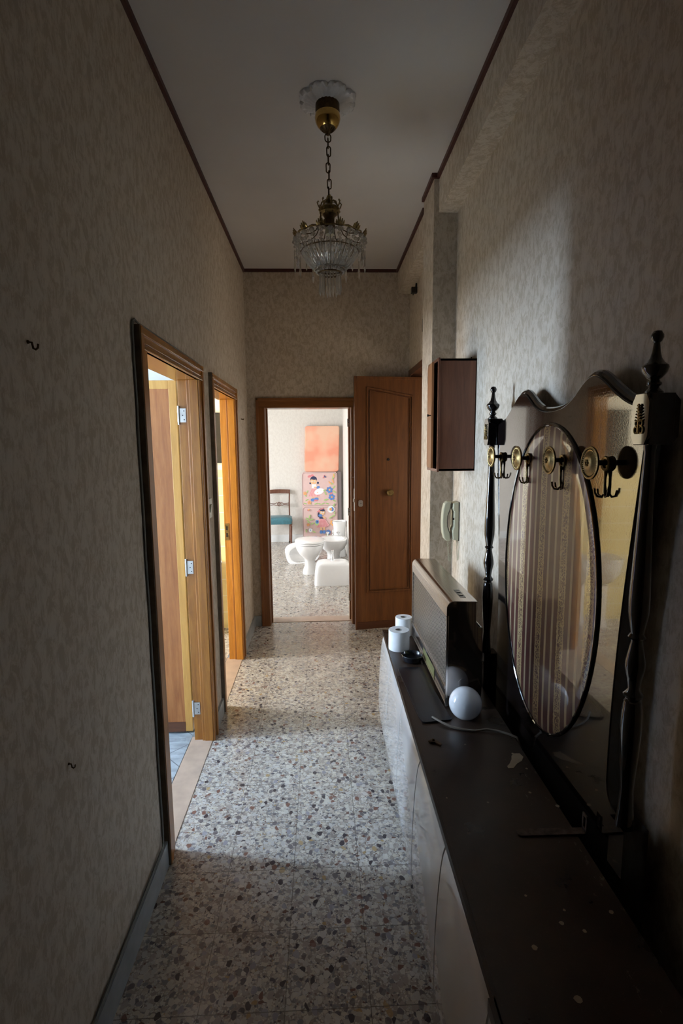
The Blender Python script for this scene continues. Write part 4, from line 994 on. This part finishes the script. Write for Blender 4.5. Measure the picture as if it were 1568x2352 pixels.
# lower print: girl with a bag and checked skirt
pr('navy', ell(-.01, .535, .048, .040)); pr('navy', ell(-.055, .47, .022, .045)); pr('skin', ell(.0, .505, .046, .042)); pr('rose', [(-.09, .515), (-.03, .565), (.02, .585), (.03, .575), (-.02, .545), (-.06, .508)])
pr('navy', ell(.005, .54, .042, .016, 10, -.1))
for dx in (-.012, .022): pr('prwhite', ell(dx, .508, .011, .012, 10)); pr('navy', ell(dx, .507, .004, .006, 8))
pr('blue', ell(-.03, .455, .032, .028)); pr('navy', [(-.05, .44), (.0, .43), (.02, .395), (-.045, .39)]); pr('skin', ell(.035, .42, .035, .012, 10, -.5))
pr('rosepale', [(-.05, .40), (.05, .395), (.12, .29), (.06, .255), (-.04, .245), (-.10, .26)])
for i in range(6): pr('rose', [(-.045 - .008 * i, .385 - .024 * i), (.055 + .011 * i, .38 - .020 * i), (.055 + .011 * i, .373 - .020 * i), (-.045 - .008 * i, .378 - .024 * i)])
for i in range(6): u = i / 5; pr('rose', [(-.03 + .07 * u, .395), (-.024 + .07 * u, .395), (-.068 + .15 * u, .255), (-.076 + .15 * u, .255)])
pr('leaf', ell(-.09, .33, .034, .045)); pr('blue', ell(-.085, .35, .028, .032)); pr('navy', ell(-.085, .35, .010, .012, 8))
for x in (-.02, .03): pr('skin', [(x - .014, .26), (x + .014, .26), (x + .013, .20), (x - .013, .20)]); pr('blue', ell(x, .175, .026, .030))
flower(.15, .56, .060, 'prwhite', 'orange', 10); pr('blue', ell(.17, .56, .028, .035)); pr('orange', ell(.145, .56, .024, .024))
flower(-.20, .21, .035, 'prwhite', 'blue', 7); flower(-.235, .30, .026, 'orange', 'rose', 5); flower(.10, .17, .04, 'blue', 'navy', 6); flower(.18, .33, .05, 'orange', 'blue', 6)
for x, z, L, a in ((-.21, .44, .035, 1.3), (-.25, .40, .035, 2.6), (-.18, .39, .035, .3), (-.23, .35, .03, 2.4), (-.17, .32, .03, .4), (-.27, .2, .03, 1.7), (-.14, .18, .03, -.4), (.19, .45, .03, .4), (.14, .42, .03, .6), (.08, .12, .03, .2), (.2, .63, .03, 1.2), (.21, .5, .025, 1.5)): lf_(x, z, L, a)
pr('orange', ell(-.225, .555, .024, .010, 10, .5)); pr('rose', ell(-.235, .545, .016, .008, 10, -.6))
mt = empty('folding_mattress', (-.03, 8.53, 0), 'pink printed foam mattress with two little girls and flowers, standing against the back wall', 'mattress')
at(mt, b.build('mattress'))
b = MB().mat('grey'); b.box(.262, .325, YM + .01, YM + .085, .0, 1.19); at(mt, b.build('dark_side_strip'))  # dark upright strip along the right edge of the mattress
tp = [(-.262, 1.925), (-.285, 1.20), (-.28, 1.185), (-.27, 1.180), (.265, 1.176), (.278, 1.182), (.282, 1.20), (.302, 1.915), (.292, 1.932), (-.250, 1.938)]
tp = rrect(-.275, .292, 1.190, 1.942, .04)
b = MB().mat('coralf'); b.prism([(x + (z - 1.19) * .03 - .008, z) for x, z in tp], YM - .01, YM + .085, 'XZ')
c_ = b.build('foam_cushion', bevel=.012, loc=(0, 8.53, 1.19)); tag(c_, 'faded coral foam cushion resting on top of the printed mattress', 'cushion')

# chair
cr = empty('dining_chair', (-.70, 8.30, 0), 'dark wooden dining chair with teal seat by the back wall of the end room', 'chair', rz=math.radians(4))
def chp(b, n, sm=.6, **k): o = b.build(n, smooth=sm, **k); o.parent = cr; return o
for sx in (-1, 1):
    b = MB().mat('chairwood'); b.lathe([(.010, .0), (.012, .01), (.011, .02), (.015, .12), (.020, .30), (.022, .345), (.017, .352), (.023, .362), (.024, .42)], 14, (sx * .185, -.17, 0))
    b.mat('black').lathe([(.0135, .0), (.0135, .02), (.012, .026)], 12, (sx * .185, -.17, 0)); chp(b, 'leg')
    b = MB().mat('chairwood'); b.loft([[(sx * x + a * .011, y + c * .011, z) for a, c in ((-1, -1), (1, -1), (1, 1), (-1, 1))] for x, y, z in ((.160, .205, 0), (.166, .19, .16), (.170, .175, .36), (.168, .175, .44), (.166, .190, .66), (.176, .225, .895))]); 
    b.mat('black').box(sx * .160 - .013, sx * .160 + .013, .192, .218, 0, .028); chp(b, 'leg')
b = MB().mat('chairwood'); b.prism([(-.165, -.0), (.165, -.0), (.165, .0), (-.165, .0)], 0, .001) if False else None
b.box(-.185, .185, -.185, .18, .37, .40); chp(b, 'seat_rail', None)
b = MB().mat('teal'); b.loft([ring(0, -.01, .375, .208, .197, 9), ring(0, -.01, .42, .212, .20, 9), ring(0, -.01, .455, .208, .195, 8), ring(0, -.01, .475, .18, .17, 6), ring(0, -.01, .482, .10, .09, 3)]); chp(b, 'seat', .9)
b = MB().mat('chairwood'); pts = []
b.loft([[(x, .222 + .018 * (1 - (x / .18) ** 2) + dy, zz + .006 * math.cos(x * 9)) for dy, zz in ((-.010, .832), (.010, .832), (.010, .897), (-.010, .897))] for x in [-.185 + .37 * i / 12 for i in range(13)]])
chp(b, 'top_rail', .6)
b = MB().mat('chairwood')
for s_ in (-1, 1):
    b.tube([(x, .212, .655 + s_ * (.008 + .016 * math.exp(-((abs(x) - .04) / .025) ** 2) + .012 * max(0, (abs(x) - .09) / .08))) for x in [-.165 + .33 * i / 24 for i in range(25)]], .0065, 6)
b.tube([(.030 * math.cos(2 * PI * i / 20), .212, .655 + .030 * math.sin(2 * PI * i / 20)) for i in range(20)], .007, 6, True)
chp(b, 'splat', .8)

# toilet
def csm(b, root, n, sm=.9): return at(root, b.build(n, smooth=sm))
tx, ty = -.165, 6.44
to = empty('toilet', (tx, ty, 0), 'white ceramic toilet bowl with closed lid standing loose in the end room', 'toilet')
b = MB().mat('ceramic')
b.loft([ring(tx + .0, ty, .0, .098, .13, 2.8), ring(tx, ty, .02, .095, .125, 2.8), ring(tx, ty, .09, .070, .10, 2.6), ring(tx, ty, .16, .066, .09, 2.4), ring(tx, ty - .01, .20, .085, .11, 2.2), ring(tx, ty - .02, .25, .135, .165, 2.1),
        ring(tx, ty - .03, .31, .165, .215, 2.1), ring(tx, ty - .03, .355, .178, .235, 2.2), ring(tx, ty - .03, .385, .180, .240, 2.3), ring(tx, ty - .03, .39, .17, .23, 2.3)])
b.loft([ring(tx, ty + .17, .26, .07, .06, 4), ring(tx, ty + .19, .32, .15, .10, 4), ring(tx, ty + .20, .395, .17, .10, 5)])
csm(b, to, 'bowl')
b = MB().mat('ceramic'); b.loft([ring(tx, ty - .03, .393, .180, .235, 2.3), ring(tx, ty - .03, .396, .186, .242, 2.3), ring(tx, ty - .03, .408, .186, .242, 2.3), ring(tx, ty - .03, .411, .182, .236, 2.3)]); csm(b, to, 'seat_ring')
b = MB().mat('ceramic'); b.loft([ring(tx, ty - .03, .414, .182, .236, 2.3), ring(tx, ty - .03, .417, .187, .243, 2.3), ring(tx, ty - .03, .432, .186, .242, 2.3), ring(tx, ty - .03, .442, .165, .215, 2.2), ring(tx, ty - .03, .447, .09, .12, 2.0)]); csm(b, to, 'lid')
# bidet beside the wall
bx, by = .150, 6.98
bi = empty('bidet', (bx, by, 0), 'white ceramic bidet with chrome taps beside the toilet', 'bidet')
b = MB().mat('ceramic')
b.loft([ring(bx, by, 0, .10, .14, 3), ring(bx, by, .10, .085, .11, 2.6), ring(bx, by, .16, .10, .13, 2.3), ring(bx, by - .02, .21, .155, .19, 2.2), ring(bx, by - .03, .27, .182, .235, 2.2), ring(bx, by - .03, .32, .190, .25, 2.4), ring(bx, by - .03, .345, .190, .25, 2.4), ring(bx, by - .03, .350, .182, .243, 2.4),
        ring(bx, by - .06, .348, .145, .165, 2.2), ring(bx, by - .06, .31, .12, .14, 2.2), ring(bx, by - .06, .27, .06, .08, 2)])
csm(b, bi, 'bowl')
b = MB().mat('chrome'); b.lathe([(.022, .35), (.016, .356), (.012, .37), (.014, .40), (.010, .415), (.009, .44), (.001, .443)], 14, (bx, by + .16, 0)); b.tube([(bx, by + .16, .385), (bx, by + .12, .395), (bx, by + .08, .382)], .009, 8); csm(b, bi, 'spout')
for s_ in (-1, 1):
    b = MB().mat('chrome'); b.lathe([(.018, .35), (.010, .357), (.010, .372), (.020, .382), (.026, .40), (.018, .405), (.001, .405)], 10, (bx + s_ * .075, by + .155, 0)); csm(b, bi, 'tap_handle')
# tapered ceramic piece in front, tap on it
kx, ky = .118, 5.93
cp = empty('ceramic_cover', (kx, ky, 0), 'white tapered ceramic block with rounded corners and a chrome tap, nearest the doorway', 'sanitary ware')
b = MB().mat('ceramic')
rs = []
for z, hx, hy in ((0, .222, .16), (.05, .219, .155), (.12, .216, .15), (.19, .205, .145), (.225, .197, .14), (.247, .183, .130), (.260, .160, .112), (.267, .12, .085), (.269, .05, .04)):
    rs.append(ring(kx, ky, z, hx, hy, 6, 48))
b.loft(rs); csm(b, cp, 'shell')
b = MB().mat('chrome'); b.lathe([(.024, .266), (.024, .272), (.016, .276), (.016, .305), (.012, .309), (.013, .330), (.010, .334), (.012, .352), (.010, .356), (.012, .375), (.013, .392), (.001, .395)], 16, (kx + .0, ky, 0)); csm(b, cp, 'tap')
# washbasin lying on the floor behind the toilet
ws = empty('washbasin', (-.25, 7.15, .14), 'white ceramic washbasin lying tipped on the floor behind the toilet', 'washbasin')
b = MB().mat('ceramic')
b.X = Matrix.Translation((-.29, 7.06, .125)) @ Matrix.Rotation(math.radians(14), 4, 'Z') @ Matrix.Rotation(math.radians(-8), 4, 'Y') @ Matrix.Rotation(math.radians(52), 4, 'X')
b.loft([ring(0, -.01, -.14, .07, .06, 2.5), ring(0, 0, -.12, .14, .10, 2.5), ring(0, 0, -.06, .20, .15, 3), ring(0, 0, -.01, .235, .175, 3.2), ring(0, 0, .01, .235, .178, 3.2), ring(0, 0, .015, .22, .168, 3.2), ring(0, -.02, .008, .18, .125, 2.6), ring(0, -.02, -.06, .18, .10, 2.5), ring(0, -.02, -.10, .08, .05, 2)])
csm(b, ws, 'basin')
# pedestal column against the right wall
b = MB().mat('ceramic'); px_, py_ = .252, 7.42
b.loft([ring(px_, py_, 0, .098, .105, 3), ring(px_, py_, .05, .088, .095, 3), ring(px_, py_, .2, .082, .085, 3), ring(px_, py_, .42, .088, .09, 3), ring(px_, py_, .50, .100, .10, 3), ring(px_, py_, .52, .106, .105, 3), ring(px_, py_, .51, .085, .085, 3), ring(px_, py_, .35, .06, .06, 3)])
tag(b.build('basin_pedestal', smooth=.9, loc=(px_, py_, 0)), 'white hollow ceramic pedestal column against the right wall of the end room', 'pedestal')
